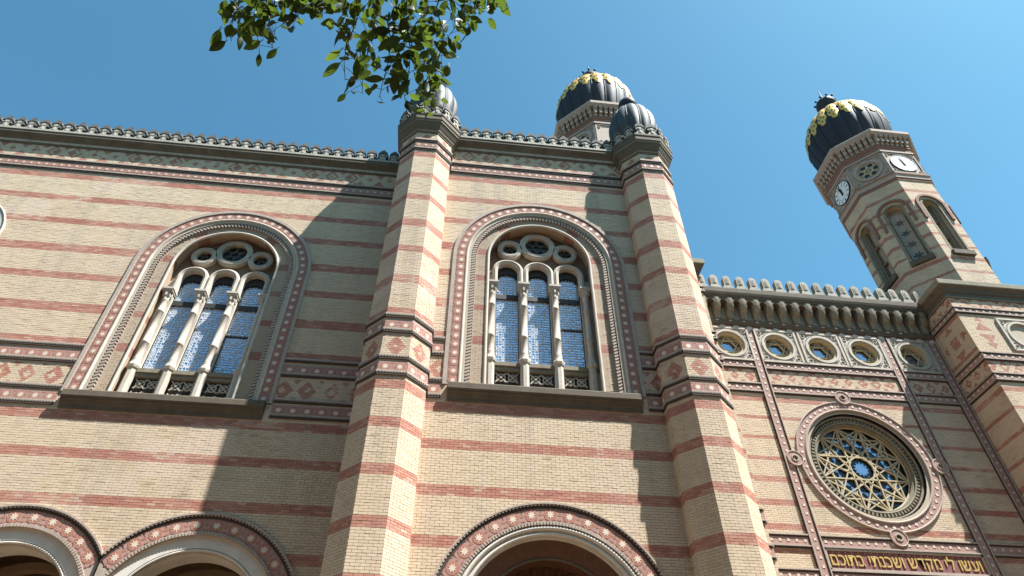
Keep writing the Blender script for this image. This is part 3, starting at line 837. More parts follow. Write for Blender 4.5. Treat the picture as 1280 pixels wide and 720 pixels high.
# star strips: vertical pilaster strips and horizontal bands
def dot_strip(b, u0, u1, z0, z1, p=.03, sp=.31, vertical=False):
    b.box(u0, u1, -p, .01, z0, z1, 0)
    e = .035
    if vertical:
        for x in (u0, u1): b.box(x - e * .2, x + e, -p - .045, .01, z0, z1, 1); b.box(x - e * 1.3, x - e * .2, -p - .012, .01, z0, z1, 3)  # dark strip on the left paints in the border's shadow
        n = max(1, round((z1 - z0) / sp))
        for k in range(n): b.prism(star_poly((u0 + u1) / 2, z0 + (k + .5) * (z1 - z0) / n, .07, .04, 4, PI / 4), -p - .012, 0, 2, back=False)
    else:
        for z in (z0, z1): b.box(u0, u1, -p - .045, .01, z - e * .4, z + e, 1); b.box(u0, u1, -p - .012, .01, z - e * 2.2, z - e * .4, 3)  # dark strip below each border paints in its shadow
        n = max(1, round((u1 - u0) / sp))
        for k in range(n): b.prism(star_poly(u0 + (k + .5) * (u1 - u0) / n, (z0 + z1) / 2, .07, .04, 4, PI / 4), -p - .012, 0, 2, back=False)
b = MB(MR)
VS = [(10.55, 10.92), (12.80, 13.17), (19.05, 19.42), (21.38, 21.75)]
gaps = [(10.3, 10.55), (10.95, 12.77), (13.2, 19.02), (19.45, 21.35), (21.78, 21.84)]
for u0, u1 in VS: dot_strip(b, u0, u1, 0.3, 20.55, .034, .31, True)
for u0, u1 in gaps[1:4]:
    dot_strip(b, u0, u1, 18.36, 18.72); dot_strip(b, u0, u1, 17.16, 17.54); dot_strip(b, u0, u1, 10.79, 11.18); dot_strip(b, u0, u1, 9.62, 9.99)
b.box(10.3, 22.0, -.02, .01, 20.45, 20.78, 0)
b.build("star_strips", [PNK, GRT, STA, SST], wall_r)
b = MB(MR)                                                    # white scallops under the cornice
n = 19
for k in range(n):
    x = 10.6 + k * .615
    b.prism([(x - .16, 20.46), (x + .16, 20.46), (x + .13, 20.58), (x, 20.70), (x - .13, 20.58)], -.05, .0, 0, back=False)
b.build("scallops", STA, wall_r, kind="stuff")

# corbelled cornice
def corbel_mesh(w=.30, h=1.05, d=.44):
    b = MB()
    prof = [(0, -h), (.10, -h * .98), (.17, -h * .86), (.18, -h * .66), (.22, -h * .60), (.30, -h * .58), (.37, -h * .45), (.42, -h * .25), (.44, -h * .08), (.44, 0)]
    prof = [(p * d / .44, z) for p, z in prof]
    b.grid([[(-w / 2, -p, z), (-w / 4, -p - .03, z), (w / 4, -p - .03, z), (w / 2, -p, z)] for p, z in prof], 0, True)
    for x, fl in ((-w / 2, 1), (w / 2, 0)):
        q = [(x, -p, z) for p, z in prof] + [(x, 0, 0)]
        b.poly(q[::-1] if fl else q)
    return b.mesh("corbel", [OLI])
CORB = corbel_mesh()
b = MB(MR)
b.cornice(10.0, 22.2, 0, [(0, 20.62), (.10, 20.64), (.12, 20.72), (.16, 20.78), (.16, 20.88), (.04, 20.92), (0, 20.93)], 0)
b.cornice(10.0, 22.2, 0, [(.0, 21.93), (.47, 21.94), (.48, 22.02), (.52, 22.08), (.55, 22.20), (.55, 22.42), (.53, 22.46), (-.3, 22.47)], 0)
sp = .615
for k in range(-1, 19):
    x = 10.45 + k * sp
    P = [(x, 21.94), (x, 21.6)] + [(x + sp / 2 + (sp / 2 - .13) * math.cos(PI - PI * i / 8), 21.62 + .2 * math.sin(PI * i / 8)) for i in range(9)] + [(x + sp, 21.6), (x + sp, 21.94)]
    b.prism(P[::-1] if False else list(reversed(P)), -.44, -.02, 0, back=False)
b.build("cornice", WEA, wall_r)
for k in range(-1, 19): place("corbel", CORB, wall_r, MR @ Matrix.Translation((10.45 + k * sp, 0, 21.93)))
def tablet_mesh():
    b = MB()
    h = [(-.27, 0), (.27, 0), (.27, .1), (.19, .17), (.19, .62)] + [(.19 * math.cos(a), .66 + .2 * math.sin(a)) for a in [PI * i / 8 for i in range(9)]] + [(-.19, .62), (-.19, .17), (-.27, .1)]
    h = [(x * .92, z * .90) for x, z in h]
    b.prism(h, -.12, .12, 0, 1)
    k = [(x * .55, .24 + (z - .24) * .8) for x, z in [(-.19, .24), (.19, .24), (.19, .62)] + [(.19 * math.cos(a), .66 + .2 * math.sin(a)) for a in [PI * i / 6 for i in range(7)]] + [(-.19, .62)]]
    b.prism(k, -.135, -.11, 0, back=False); b.prism([(x * .45, .3 + (z - .3) * .7) for x, z in k], -.15, -.13, 1, back=False)
    return b.mesh("merlon", [CRE, OLI])
TABL = tablet_mesh()
crest(wall_r, FR(0, YR - .42), 10.2, 22.05, 22.46, .615, TABL, .008)

# panels with six-pointed tracery
def round_panel():
    f = MB(); R = .66
    f.plate(rect(-.9, .9, -.85, .85), [circle(0, 0, R, 32)], -.03, 0)
    for a, c in (((-.9, -.85), (.9, -.85)), ((.9, -.85), (.9, .85)), ((.9, .85), (-.9, .85)), ((-.9, .85), (-.9, -.85))): f.bar(a, c, .09, -.085, .02, 0)
    f.ring(0, 0, R - .02, R + .08, -.09, .0, 40); f.torus(0, 0, R + .13, -.04, .025, 40); f.ring(0, 0, R - .10, R - .015, -.02, .42, 40, 1)
    for sx in (-1, 1):
        for sz in (-1, 1):
            f.torus(sx * .72, sz * .67, .085, -.05, .022, 16); f.prism(circle(sx * .72, sz * .67, .05, 8), -.045, 0, 2, back=False)
            f.torus(sx * .78, sz * .42, .04, -.04, .02, 10, 5); f.torus(sx * .47, sz * .74, .04, -.04, .02, 10, 5)
    t = MB()
    for st in (0, 1):
        P = [(.60 * math.cos(PI / 2 + PI * st + 2 * PI * k / 3), .60 * math.sin(PI / 2 + PI * st + 2 * PI * k / 3)) for k in range(3)]
        for k in range(3): t.bar(P[k], P[(k + 1) % 3], .05, .16 + .006 * st, .24)
    for k in range(6):
        a = PI / 3 * k + PI / 6
        t.bar((.30 * math.cos(a), .30 * math.sin(a)), (.60 * math.cos(a), .60 * math.sin(a)), .035, .17, .23)
        t.bar((.60 * math.cos(a), .60 * math.sin(a)), (.46 * math.cos(a + PI / 6), .46 * math.sin(a + PI / 6)), .03, .175, .23)
    g = MB(); g.prism(circle(0, 0, R - .02, 24), .30, .32, 0, back=False); g.prism(circle(0, 0, .29, 12), .285, .30, 1, back=False)
    return f.mesh("round_window", [STO, TRA, BLK]), t.mesh("tracery", [TRA]), g.mesh("pane", [GLD2, GLR])
RP = round_panel()
def put_panel(parent, M):
    o = place("round_window", RP[0], parent, M)
    for n, me in (("tracery", RP[1]), ("pane", RP[2])):
        c = bpy.data.objects.new(n, me); COL.objects.link(c); c.parent = o
    return o
for p in PAN: put_panel(front, MR @ Matrix.Translation((p, 0, 19.6)))

# rose window
b = MB(MR)
b.ring(RX, RZ, 2.36, 2.72, -.035, .02, 72, 0)
b.torus(RX, RZ, 2.72, -.04, .04, 72, 6, 1); b.torus(RX, RZ, 2.36, -.04, .05, 72, 6, 1)
n = 52
for k in range(n):
    a = 2 * PI * k / n; b.prism(star_poly(RX + 2.54 * math.cos(a), RZ + 2.54 * math.sin(a), .075, .045, 4, a), -.05, 0, 2, back=False)
for a in (0, PI / 2, PI, 1.5 * PI):                           # little linking rings
    x, z = RX + 2.92 * math.cos(a), RZ + 2.92 * math.sin(a)
    b.ring(x, z, .11, .31, -.088, .02, 28, 0); b.torus(x, z, .30, -.085, .028, 28, 6, 1); b.torus(x, z, .12, -.088, .028, 20, 6, 1)
    b.prism(circle(x, z, .11, 12), -.05, 0, 3, back=False)
b.build("rose_surround", [PNK, GRT, STA, BLK], front)
b = MB(MR)
b.ring(RX, RZ, 2.05, 2.34, .22, .4, 72, 1)
b.ring(RX, RZ, 2.09, 2.16, .15, .4, 72, 0); b.torus(RX, RZ, 2.14, .16, .04, 72); b.torus(RX, RZ, 1.90, .20, .04, 72)
b.ring(RX, RZ, 1.90, 2.09, .22, .4, 72, 0); b.ring(RX, RZ, 1.80, 1.91, .24, .7, 72, 0); b.torus(RX, RZ, 1.80, .30, .03, 72)
n = 84
for k in range(n):
    a = 2 * PI * k / n; c, s = math.cos(a), math.sin(a)
    b.bar((RX + 1.93 * c, RZ + 1.93 * s), (RX + 2.05 * c, RZ + 2.05 * s), .07, .17, .23, 0)
rose = b.build("rose_window", [OLI, WEA], front)
b = MB(MR)
nv = [(RX + 1.80 * math.cos(2 * PI * k / 12 + PI / 12), RZ + 1.80 * math.sin(2 * PI * k / 12 + PI / 12)) for k in range(12)]
for st, y in ((5, .39), (3, .402)):
    for k in range(12): b.bar(nv[k], nv[(k + st) % 12], .046, y + .003 * (k % 3), .46)
mv = [(RX + 1.18 * math.cos(2 * PI * k / 12), RZ + 1.18 * math.sin(2 * PI * k / 12)) for k in range(12)]
for k in range(12):
    b.bar(mv[k], nv[k], .042, .415, .46); b.bar(mv[k], nv[(k - 1) % 12], .042, .418, .46)
    b.bar(mv[k], (RX + .46 * math.cos(2 * PI * k / 12 + PI / 12), RZ + .46 * math.sin(2 * PI * k / 12 + PI / 12)), .05, .421, .46)
b.torus(RX, RZ, 1.78, .41, .04, 72); b.build("rose_tracery", TRA, rose)
b = MB(MR); b.prism(circle(RX, RZ, 1.84, 48), .50, .52, 0, back=False); b.build("pane", GLD2, rose)
b = MB(MR); b.prism(star_poly(RX, RZ, .31, .22, 12), .47, .495, 0, back=False); b.build("star_pane", GLR, rose)
for k in range(12):
    a = 2 * PI * k / 12
    b = MB(MR); b.prism(star_poly(RX + 1.14 * math.cos(a), RZ + 1.14 * math.sin(a), 0.36 if k % 2 else .27, .17, 6, a), .47, .495, 0, back=False); b.build("star_pane", GLR, rose)

# inscription
b = MB(MR); b.box(13.24, 18.98, -.005, .012, 10.08, 10.70, 0)
for a, c in ((rect(13.2, 19.02, 10.69, 10.76), 1), (rect(13.2, 19.02, 10.02, 10.09), 1), (rect(13.2, 13.27, 10.02, 10.76), 1), (rect(18.95, 19.02, 10.02, 10.76), 1)): b.prism(a, -.05, .01, 1, back=False)
for k in range(24): b.prism(circle(13.5 + k * .23, 10.645, .018, 6), -.012, 0, 2, back=False)
insc = b.build("inscription_panel", [MAR, GRT, STA], front)
TEXT = "ועשו לי מקדש ושכנתי בתוכם"[::-1]
glyphs = {}
def glyph(ch):
    if ch not in glyphs:
        cu = bpy.data.curves.new("letter", 'FONT'); cu.body = ch; cu.extrude = 0.03; cu.offset = 0.002
        to = bpy.data.objects.new("letter", cu); COL.objects.link(to); bpy.context.view_layer.update()
        me = bpy.data.meshes.new_from_object(to.evaluated_get(bpy.context.evaluated_depsgraph_get())); me.name = "letter"
        bpy.data.objects.remove(to); me.materials.clear(); me.materials.append(GLT)
        xs = [v.co.x for v in me.vertices]; glyphs[ch] = (me, min(xs), max(xs))
    return glyphs[ch]
tot = sum(.30 if ch == " " else glyph(ch)[2] - glyph(ch)[1] + .10 for ch in TEXT) - .10
kx, kz, x = (18.80 - 13.34) / tot, .60, 13.34
for ch in TEXT:
    if ch == " ": x += .30 * kx; continue
    gm, g0, g1 = glyph(ch)
    place("letter", gm, insc, Matrix.Translation((x - g0 * kx, YR - .012, 10.19)) @ Matrix.Rotation(PI / 2, 4, 'X') @ Matrix.Diagonal((kx, kz, 1, 1)))
    x += (g1 - g0 + .10) * kx
# body of the hall behind
b = MB(); b.box(9.9, 22.2, YR + .7, YR + 20, 0, 22.4); b.build("roof", ROF, front)

# ================================================================== TOWERS
def tower(cx, cy, label):
    T = empty("clock_tower", (cx, cy, 0), label, "tower", "twin domed towers")
    HB = 2.58
    # square base
    b = MB(); b.loft(cx, cy, [(HB - .012, 0), (HB - .012, 22.2)], 4)
    base = b.build("tower_base", MOR, T)
    def side_red(u, z):
        r = banded(z, RB); s = 1.2
        m = (z > 17.62) & (z < 18.24); r[m] = diamonds(u[m], z[m], 17.93, .31, .62, 0)
        m = (z > 21.12) & (z < 21.72); r[m] = lozenges(u[m], z[m], 21.42, .3, .62, 0)
        m = (z > 18.78) & (z < 20.75)
        q = np.abs(u[m] + .0) ; v = z[m] - 19.75
        uu = u[m] - 1.68
        sq = (np.abs(uu) < .24) & (np.abs(v) < .28)
        di = np.abs(uu) / .9 + np.abs(v) / .98
        tri = ((np.abs(uu) > .50) & (np.abs(v) < .30 - (np.abs(uu) - .5) * .7) & (di < .86)) | ((np.abs(v) > .52) & (np.abs(uu) < .34 - (np.abs(v) - .52) * .8) & (di < .86))
        r[m] = sq | tri | (z[m] < 18.95) | (z[m] > 20.62)
        return r
    def front_keep(u, z): return ~((np.abs(u) < .92) & (np.abs(z - 19.7) < .87))
    def front_red(u, z):
        r = side_red(u, z); m = (z > 18.78) & (z < 20.75)
        au = np.abs(u[m]) - 1.75; v = z[m] - 19.75
        r[m] = ((np.abs(au) / .26 + np.abs(v) / .34 > .6) & (np.abs(au) / .5 + np.abs(v) / .62 < 1.0) & (np.abs(v) > .12)) | ((np.abs(v) > .6) & (np.abs(au) < .28 - (np.abs(v) - .6) * .9))
        return r
    strips = MB()
    for t, kp, rd in ((0, front_keep, front_red), (-90, None, side_red), (90, None, side_red)):
        M = FR(cx, cy, t) @ Matrix.Translation((0, -HB, 0))
        pz = lambda u, z: (z > 17.6) & (z < 22)
        bricks(base, M, -HB, HB, 7.5, 22.0, (lambda u, z: ~pz(u, z)), rd)
        bricks(base, M, -HB, HB, 17.55, 22.0, (lambda u, z: pz(u, z) & kp(u, z)) if kp else pz, rd, L=.118)
        strips.M = M
        for z0, z1 in ((20.84, 21.10), (18.27, 18.60), (17.22, 17.54)): dot_strip(strips, -HB - (.065 if t == 0 else 0.062), HB + (.065 if t == 0 else 0.062), z0, z1)
        dot_strip(strips, -HB, HB, 10.79, 11.18); dot_strip(strips, -HB, HB, 9.62, 9.99)
    strips.build("star_strips", [PNK, GRT, STA, SST], base)
    b = MB(); b.loft(cx, cy, [(HB - .02, 21.66), (HB + .06, 21.68), (HB + .06, 21.74), (HB + .03, 21.76), (HB + .03, 21.98), (HB + .09, 22.02), (HB + .12, 22.16), (HB + .17, 22.22), (HB + .25, 22.30), (HB + .28, 22.34), (HB + .28, 22.58), (HB + .25, 22.62), (2.3, 22.75)], 4, cap=False, matf=lambda a, k: 1 if a in (1, 2, 8, 9) else 0)
    b.build("base_cornice", [WEA, OLI], base)
    put_panel(base, FR(cx, cy) @ Matrix.Translation((0, -HB, 19.7)))
    # octagonal shaft with niches
    AP = 2.36; s = AP * 2 * math.tan(PI / 8)
    SB = [(22.88 + .86 * k, 23.09 + .86 * k) for k in range(9)]
    b = MB()
    NZ, NB, NR = 28.75, 25.2, .46
    for k in range(8):
        b.M = FR(cx, cy, 45 * k) @ Matrix.Translation((0, -AP, 0))
        b.plate(rect(-s / 2, s / 2, 22.4, 33.6), [arch_loop(0, NZ, NB, NR, 16)], .012)
        b.path(arch_pts(0, NZ, NB, 0, 16), [(NR - .02, .0), (NR + .03, .0), (NR + .03, .5), (NR - .02, .5)])
        b.prism(arch_loop(0, NZ, NB, NR + .02, 16), .48, .5, 0, back=False)
    b.M = Matrix.Identity(4); b.loft(cx, cy, [(AP - .55, 22.5), (AP - .55, 33.6)])
    shaft = b.build("tower_shaft", MOR, T)
    for t in (-90, -45, 0, 45, 90):
        M = FR(cx, cy, t) @ Matrix.Translation((0, -AP, 0))
        bricks(shaft, M, -s / 2, s / 2, 22.5, 30.9, lambda u, z: ~in_arch(u, z, 0, NZ, NB - .3, NR + .04), lambda u, z: banded(z, SB))
        n = MB(M)
        n.path(arch_pts(0, NZ, 27.6, 0, 20), [(.66, -.10), (.80, -.10), (.80, .01), (.66, .01)], 1)
        n.path(arch_pts(0, NZ, NB, 0, 20), [(NR - .03, -.01), (NR + .07, -.01), (NR + .07, .1), (NR - .03, .1)], 0)
        n.box(-.56, .56, -.16, .3, NB - .28, NB, 2)
        if t in (-45, 45):                       # filled with a pierced panel of stars
            n.prism(arch_loop(0, NZ - .25, NB, NR - .12, 14), .34, .40, 3, back=False)
            for q in range(4): n.prism(star_poly(0, NB + .55 + q * .8, .24, .08, 6), .30, .36, 4, back=False)
        else:
            n.box(-NR, NR, .30, .42, NB + 1.3, NB + 1.45, 1); n.box(-NR, NR, .30, .42, NB + 2.5, NB + 2.65, 1)
            n.box(-NR + .12, -NR + .2, .25, .45, NB, NZ + .3, 0); n.box(NR - .2, NR - .12, .25, .45, NB, NZ + .3, 0)
        n.build("niche", [OLI, BRT, WEA, GRT, BLK], shaft)
    # clock stage
    b = MB()
    b.loft(cx, cy, [(AP - .1, 30.75), (AP + .04, 30.77), (AP + .04, 30.92), (AP + .08, 30.94), (AP + .08, 31.18), (AP + .14, 31.22), (AP + .14, 31.34), (AP + .02, 31.38)], 8, 1, cap=False, matf=lambda a, k: 0 if a in (3, 4) else 1)
    b.loft(cx, cy, [(AP + .015, 31.38), (AP + .015, 33.3)], 8, 0, cap=False)
    b.loft(cx, cy, [(AP + .02, 33.26), (AP + .10, 33.29), (AP + .10, 33.42), (AP + .05, 33.44), (AP + .05, 33.74), (AP + .10, 33.78), (AP + .10, 33.88), (AP + .02, 33.9), (AP + .02, 34.8)], 8, 1, cap=False, matf=lambda a, k: 0 if a in (1, 2, 7) else (3 if a >= 8 else 1))  # dark top zone paints in the shade between the corbels
    b.loft(cx, cy, [(AP + .02, 34.62), (AP + .36, 34.64), (AP + .38, 34.70), (AP + .46, 34.78), (AP + .46, 34.98), (AP + .44, 35.02), (1.0, 35.1)], 8, 2, cap=False)
    for k in range(8):
        b.M = FR(cx, cy, 45 * k) @ Matrix.Translation((0, -AP - .015, 0))
        for a, c in (((-s / 2, 31.45), (s / 2, 31.45)), ((-s / 2, 33.2), (s / 2, 33.2)), ((-s / 2 + .05, 31.4), (-s / 2 + .05, 33.25)), ((s / 2 - .05, 31.4), (s / 2 - .05, 33.25))): b.bar(a, c, .08, -.05, .0, 0)
        for sx in (-1, 1):
            for sz in (-1, 1): b.torus(sx * (s / 2 - .22), 32.32 + sz * .68, .08, -.02, .025, 12, 5, 2)
    stage = b.build("clock_stage", [GRT, BRT, GRT, BLK], T)
    c = MB()
    for k in range(8):
        c.M = FR(cx, cy, 45 * k) @ Matrix.Translation((0, -AP - .02, 34.64))
        s2 = s + .1; n = 7
        for q in range(n):
            x = -s2 / 2 + (q + .5) * s2 / n
            for w, z0, z1, d in ((.085, -.7, -.42, .12), (.095, -.42, -.16, .24), (.10, -.16, .0, .33)):
                c.box(x - w, x + w, -d, .02, z0, z1, 0)
            c.prism(circle(x, -.44, .09, 8), -.26, 0, 0, back=False)
    c.build("corbel_course", [GRT, BLK], stage, kind="stuff")
    c = MB()
    for k in range(8):
        c.M = FR(cx, cy, 45 * k)
        for q in range(6):
            x = (q - 2.5) * .37
            c.M = FR(cx, cy, 45 * k) @ Matrix.Translation((x * .92, -AP - .05, 35.0))
            c.lathe(0, 0, [(.12, 0), (.15, .12), (.14, .24), (.08, .33), (0, .36)], 10)
    c.build("knob_crest", STA, stage)
    for t in (0, -90, 90):
        M = FR(cx, cy, t) @ Matrix.Translation((0, -AP - .02, 32.32))
        c = MB(M); c.ring(0, 0, .705, .745, -.07, 0, 40, 1); c.prism(circle(0, 0, .71, 40), -.05, 0, 0, back=False)
        clk = c.build("clock", [WHT, INK], T)
        c = MB(M); c.ring(0, 0, .43, .445, -.056, -.04, 32, 0)
        for k in range(12):
            a = PI / 6 * k; w = .075 if k % 3 == 0 else .05
            c.bar((.50 * math.cos(a), .50 * math.sin(a)), (.65 * math.cos(a), .65 * math.sin(a)), w, -.058, -.04)
        c.build("numeral_ring", INK, clk)
        for nm, an, l, w, y in (("hour_hand", 93.5, .42, .15, -.075), ("minute_hand", 100.0, .62, .095, -.095)):
            a = math.radians(an); c = MB(M)
            c.prism([(-.18 * math.cos(a) - w / 2 * math.sin(a), -.18 * math.sin(a) + w / 2 * math.cos(a)), (-.18 * math.cos(a) + w / 2 * math.sin(a), -.18 * math.sin(a) - w / 2 * math.cos(a)),
                     (l * .7 * math.cos(a) + w / 2 * math.sin(a), l * .7 * math.sin(a) - w / 2 * math.cos(a)), (l * math.cos(a), l * math.sin(a)), (l * .7 * math.cos(a) - w / 2 * math.sin(a), l * .7 * math.sin(a) + w / 2 * math.cos(a))], y, y + .015, 0)
            c.build(nm, INK, clk)
    for t in (-45, 45):
        M = FR(cx, cy, t) @ Matrix.Translation((0, -AP - .02, 32.32))
        c = MB(M); c.ring(0, 0, .62, .76, -.09, .02, 36, 0); c.ring(0, 0, .55, .63, -.03, .0, 36, 0)
        ow = c.build("round_window", GRT, T)
        c = MB(M)
        for k in range(6):
            a = PI / 3 * k; c.torus(.40 * math.cos(a), .40 * math.sin(a), .17, -.02, .025, 16, 5)
            c.bar((0, 0), (.6 * math.cos(a + PI / 6), .6 * math.sin(a + PI / 6)), .04, -.025, 0)
        c.torus(0, 0, .2, -.02, .03, 16, 5); c.build("tracery", TRA, ow)
        c = MB(M); c.prism(circle(0, 0, .6, 28), -.004, .0, 0, back=False); c.build("pane", GLD2, ow)
    # onion dome
    NG = 20
    prof = [(1.95, 35.05), (2.0, 35.5), (2.2, 36.1), (2.34, 36.75), (2.43, 37.4), (2.44, 38.05), (2.36, 38.7), (2.17, 39.3), (1.88, 39.85), (1.5, 40.3), (1.08, 40.7), (.74, 41.05), (.52, 41.5)]
    gore = lambda a: 0.975 + 0.035 * abs(math.sin(NG / 2 * a))
    d = MB(); d.lathe(cx, cy, prof, NG * 6, rmod=gore)
    dome = d.build("dome", DOM, T)
    zs = np.array([p[1] for p in prof]); rs = np.array([p[0] for p in prof])
    def surf(a, z, off): 
        r = float(np.interp(z, zs, rs)) * gore(a) + off
        return (cx + r * math.cos(a), cy + r * math.sin(a), z)
    leafp = [(-1.0, 40.35), (-1.0, 39.3), (-.86, 38.95), (-.95, 38.72), (-.78, 38.5), (-.45, 38.52), (-.36, 38.22), (-.14, 37.98), (.14, 37.98), (.36, 38.22), (.45, 38.52), (.78, 38.5), (.95, 38.72), (.86, 38.95), (1.0, 39.3), (1.0, 40.35)]
    for k in range(NG):
        d = MB(); ac = 2 * PI * (k + .5) / NG; hw = PI / NG * .93
        zl = [41.0, 40.6, 40.1, 39.6, 39.2, 38.95, 38.82, 38.66, 38.48, 38.30, 38.16, 38.02, 37.88, 37.76]
        wl = [1.06, 1.06, 1.06, 1.06, 1.06, .86, .66, .90, .96, .88, .56, .50, .42, .16]
        rows = []
        for z, w in zip(zl, wl): rows.append([surf(ac + hw * w * q, z + (0 if abs(q) > .9 else .0), .03 + .015 * (1 - q * q)) for q in (-1, -.6, -.2, .2, .6, 1)])
        d.grid(rows, 0, True)
        for q, z, w in ((-.48, 38.5, .16), (.48, 38.5, .16), (0, 38.14, .14), (0, 38.62, .12), (-.6, 39.15, .2), (0, 39.25, .2), (.6, 39.15, .2), (-.3, 39.55, .15), (.3, 39.55, .15)):   # pierced work
            d.poly([surf(ac + hw * (q + w * math.cos(PI * t / 4)), z + .075 * math.sin(PI * t / 4), .056) for t in range(8)], 1)
        d.build("gilded_leaf", [GLD, DOM], dome)
    d = MB()
    for k in range(NG):
        a = 2 * PI * k / NG
        d.tube([surf(a, z, .02) for z in zs if z < 39.0], .03, .03, 5)
    d.build("rib", DOM, dome)
    d = MB(); d.lathe(cx, cy, [(.52, 41.45), (.56, 41.6), (.46, 41.7), (.5, 41.85), (.62, 42.0), (.68, 42.25), (.62, 42.5), (.45, 42.68), (.2, 42.8), (.09, 42.95), (.06, 43.2), (.02, 44.2), (0, 44.22)], 24)
    for k in range(10):
        a = 2 * PI * k / 10; d.lathe(cx + .66 * math.cos(a), cy + .66 * math.sin(a), [(.0, 42.52), (.07, 42.56), (.08, 42.64), (.0, 42.76)], 8)
    d.build("finial", DOM, dome)
    return T
tR = tower(24.42, 22.18, "domed clock tower rising at the right beside the rose window")
tL = copy_tree(tR); tL.location = (7.84, 22.18, 0); tL.name = "domed_tower"
for o in [c for c in tL.children_recursive if c.name.split('.')[0] in ('clock', 'numeral_ring', 'hour_hand', 'minute_hand')]: bpy.data.objects.remove(o)
tL["label"] = "domed tower behind the wing roof with only its gilded dome and cornice showing"

# ================================================================== TREE
tree = empty("street_tree", (-1.7, -1.4, 0), "leafy tree overhead with dark green twigs hanging into the blue sky", "tree")
b = MB(); b.tube([(-1.7, -1.4, 0), (-1.68, -1.38, 1.5), (-1.6, -1.3, 3.2), (-1.5, -1.1, 4.6)], .17, .11, 10); trunk = b.build("trunk", BAR, tree)
def leaf_mesh(w, l, bend):
    b = MB(); n = 6; rows = []
    for i in range(n + 1):
        t = i / n; hw = w / 2 * math.sin(PI * min(1, t * .96 + .02)) ** .8 * (1 - .25 * t)
        z = -t * l; y = bend * t * t
        rows.append([(-hw, y + hw * .35, z), (0, y, z), (hw, y + hw * .35, z)])
    b.grid(rows, 0, True)
    b.box(-.0012, .0012, -.001, .001, 0, .018)
    return b.mesh("leaf", [LEA])
LEAVES = [leaf_mesh(w, l, q) for w, l, q in ((.048, .088, .012), (.042, .080, -.012), (.054, .098, .02), (.038, .07, .0), (.046, .09, .03))]
top = Vector((-1.5, -1.1, 4.6))
def limb(P, r0, r1, n):
    b = MB(); b.tube(P, r0, r1, n); b.build("limb", BAR, tree)
limb([top, (-1.3, -.5, 5.4), (-1.0, .3, 5.85), (-.6, 1.0, 5.9), (-.2, 1.35, 5.75)], .09, .03, 8)
limb([(-.6, 1.0, 5.9), (.1, 1.15, 5.95), (.8, 1.35, 5.85)], .03, .012, 6)
limb([(-1.0, .3, 5.85), (-1.25, .9, 5.8), (-1.25, 1.4, 5.6)], .04, .014, 6)
limb([top, (-2.2, -1.4, 5.6), (-2.8, -1.9, 6.6)], .08, .03, 7)
limb([top, (-1.3, -1.6, 6.0), (-1.2, -2.0, 7.4)], .08, .03, 7)
leaf_n = 0
def twig(a, c, n, spread, sag=.05, size=1.0):
    global leaf_n
    a, c = Vector(a), Vector(c)
    P = []
    for i in range(7):
        t = i / 6; p = a.lerp(c, t); p.z += sag * math.sin(PI * t) * 1.0
        p += Vector((random.uniform(-1, 1), random.uniform(-1, 1), random.uniform(-1, 1))) * .03
        P.append(p)
    twigs = MB(); twigs.tube(P, .0045, .0018, 5)
    for k in range(n):
        t = (k + random.random()) / n; i = min(5, int(t * 6)); p = P[i].lerp(P[i + 1], t * 6 - i)
        off = Vector((random.gauss(0, 1), random.gauss(0, 1), random.gauss(-.2, .7))) * spread
        q = p + off
        if off.length > .025: twigs.tube([p, p.lerp(q, .6) + Vector((0, 0, .01)), q], .002, .0012, 4)
        R = Matrix.Rotation(random.uniform(0, 2 * PI), 4, 'Z') @ Matrix.Rotation(random.gauss(.55, .45), 4, 'X') @ Matrix.Rotation(random.gauss(0, .35), 4, 'Y')
        s = random.uniform(.8, 1.15) * size
        place("leaf", random.choice(LEAVES), tree, Matrix.Translation(q) @ R @ Matrix.Scale(s, 4)); leaf_n += 1
    twigs.build("twig", BAR, tree)
SPRAYS = [((-1.27, 1.64, 5.21), (-1.31, 1.82, 4.99), 14), ((-1.26, 1.73, 5.42), (-1.25, 1.95, 5.2), 18), ((-1.12, 1.68, 5.35), (-1.14, 1.91, 5.11), 18),
    ((-1.06, 1.75, 5.52), (-1.06, 1.89, 5.34), 15), ((-0.96, 1.76, 5.56), (-0.89, 1.84, 5.42), 12), ((-1.13, 1.65, 5.12), (-1.25, 1.68, 4.95), 8),
    ((-0.64, 1.58, 5.23), (-0.69, 1.89, 4.95), 18), ((-0.61, 1.8, 5.77), (-0.68, 2.23, 5.43), 24), ((-0.47, 1.64, 5.42), (-0.51, 2.07, 5.08), 26),
    ((-0.38, 1.63, 5.41), (-0.39, 2.12, 5.04), 28), ((-0.33, 1.83, 5.91), (-0.31, 2.37, 5.53), 28), ((-0.23, 1.7, 5.57), (-0.21, 2.11, 5.26), 22),
    ((-0.15, 1.77, 5.83), (-0.15, 2.04, 5.59), 16), ((-0.05, 1.67, 5.6), (-0.07, 1.84, 5.41), 12), ((-0.8, 1.76, 5.61), (-0.8, 1.91, 5.42), 10),
    ((-0.43, 1.82, 5.26), (-0.23, 1.97, 5.08), 12), ((0.1, 1.7, 5.71), (0.2, 1.77, 5.56), 7), ((0.03, 1.77, 5.86), (0.07, 1.84, 5.71), 5), ((0.83, 1.54, 5.66), (0.85, 1.555, 5.585), 3)]
SPRAYS = [(a, tuple(Vector(a).lerp(Vector(c), 1.16)) if -.7 < a[0] < -.2 else c, n) for a, c, n in SPRAYS]
for a, c, n in SPRAYS: twig(a, c, n, .052, .01, 1.12)
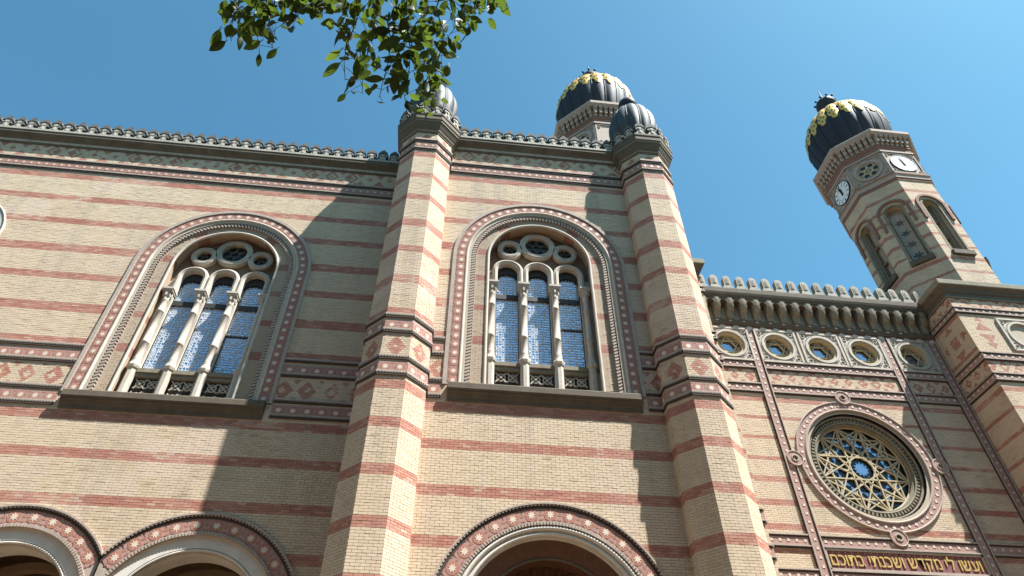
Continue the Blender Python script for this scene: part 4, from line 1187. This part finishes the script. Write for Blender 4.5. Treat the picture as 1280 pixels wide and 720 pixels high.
# each spray hangs from a stem that comes off the limbs above the picture
for a, c, n in SPRAYS:
    b = MB(); h = Vector((a[0] * .95, 1.1, 5.95 + .25 * math.sin(a[0] * 9))); m = Vector(a).lerp(h, .5) + Vector((0, 0, .12))
    b.tube([h, m, a], .010, .006, 5); b.build("stem", BAR, tree)

# the rest of the crown, above and behind the camera
N = 2600
V, F = [], []
for k in range(N):
    d = Vector((random.gauss(0, 1), random.gauss(0, 1), random.gauss(0, 1))).normalized() * random.uniform(.55, 1)
    p = Vector((-1.9 + d.x * 1.9, -1.7 + d.y * 1.7, 7.2 + d.z * 1.5))
    u = Vector((random.gauss(0, 1), random.gauss(0, 1), random.gauss(0, .5))).normalized(); w = u.cross(Vector((random.gauss(0, 1), random.gauss(0, 1), random.gauss(0, 1)))).normalized()
    i = len(V); V += [p, p + u * .05 + w * .03, p + u * .11, p + u * .05 - w * .03]; F.append((i, i + 1, i + 2, i + 3))
me = bpy.data.meshes.new("crown"); me.from_pydata([v - wloc(tree) for v in V], [], F); me.materials.append(LEA)
ex = MB()
for a, c, n in SPRAYS:
    for k in range(int(n * .8)):
        p = Vector(a).lerp(Vector(c), random.random() ** 1.3 * .9) + Vector((random.gauss(0, .05), random.gauss(0, .05), random.gauss(0, .04)))
        ex.M = Matrix.Translation(p) @ Matrix.Rotation(random.uniform(0, 6.28), 4, 'Z') @ Matrix.Rotation(random.gauss(.5, .5), 4, 'X')
        w, l = random.uniform(.021, .027), random.uniform(.075, .098)
        ex.grid([[(-w * q, .3 * w * q + .012 * t * t, -t * l), (0, .012 * t * t, -t * l), (w * q, .3 * w * q + .012 * t * t, -t * l)] for t, q in ((0, .1), (.2, .75), (.45, 1), (.7, .75), (.9, .3), (1, .02))], 0, True)
ex.M = Matrix.Identity(4); ex.build("small_leaves", LEA, tree, kind="stuff")
cr = bpy.data.objects.new("crown", me); COL.objects.link(cr); cr.parent = tree; cr["kind"] = "stuff"
print("LEAVES", leaf_n, "OBJECTS", len(bpy.data.objects))
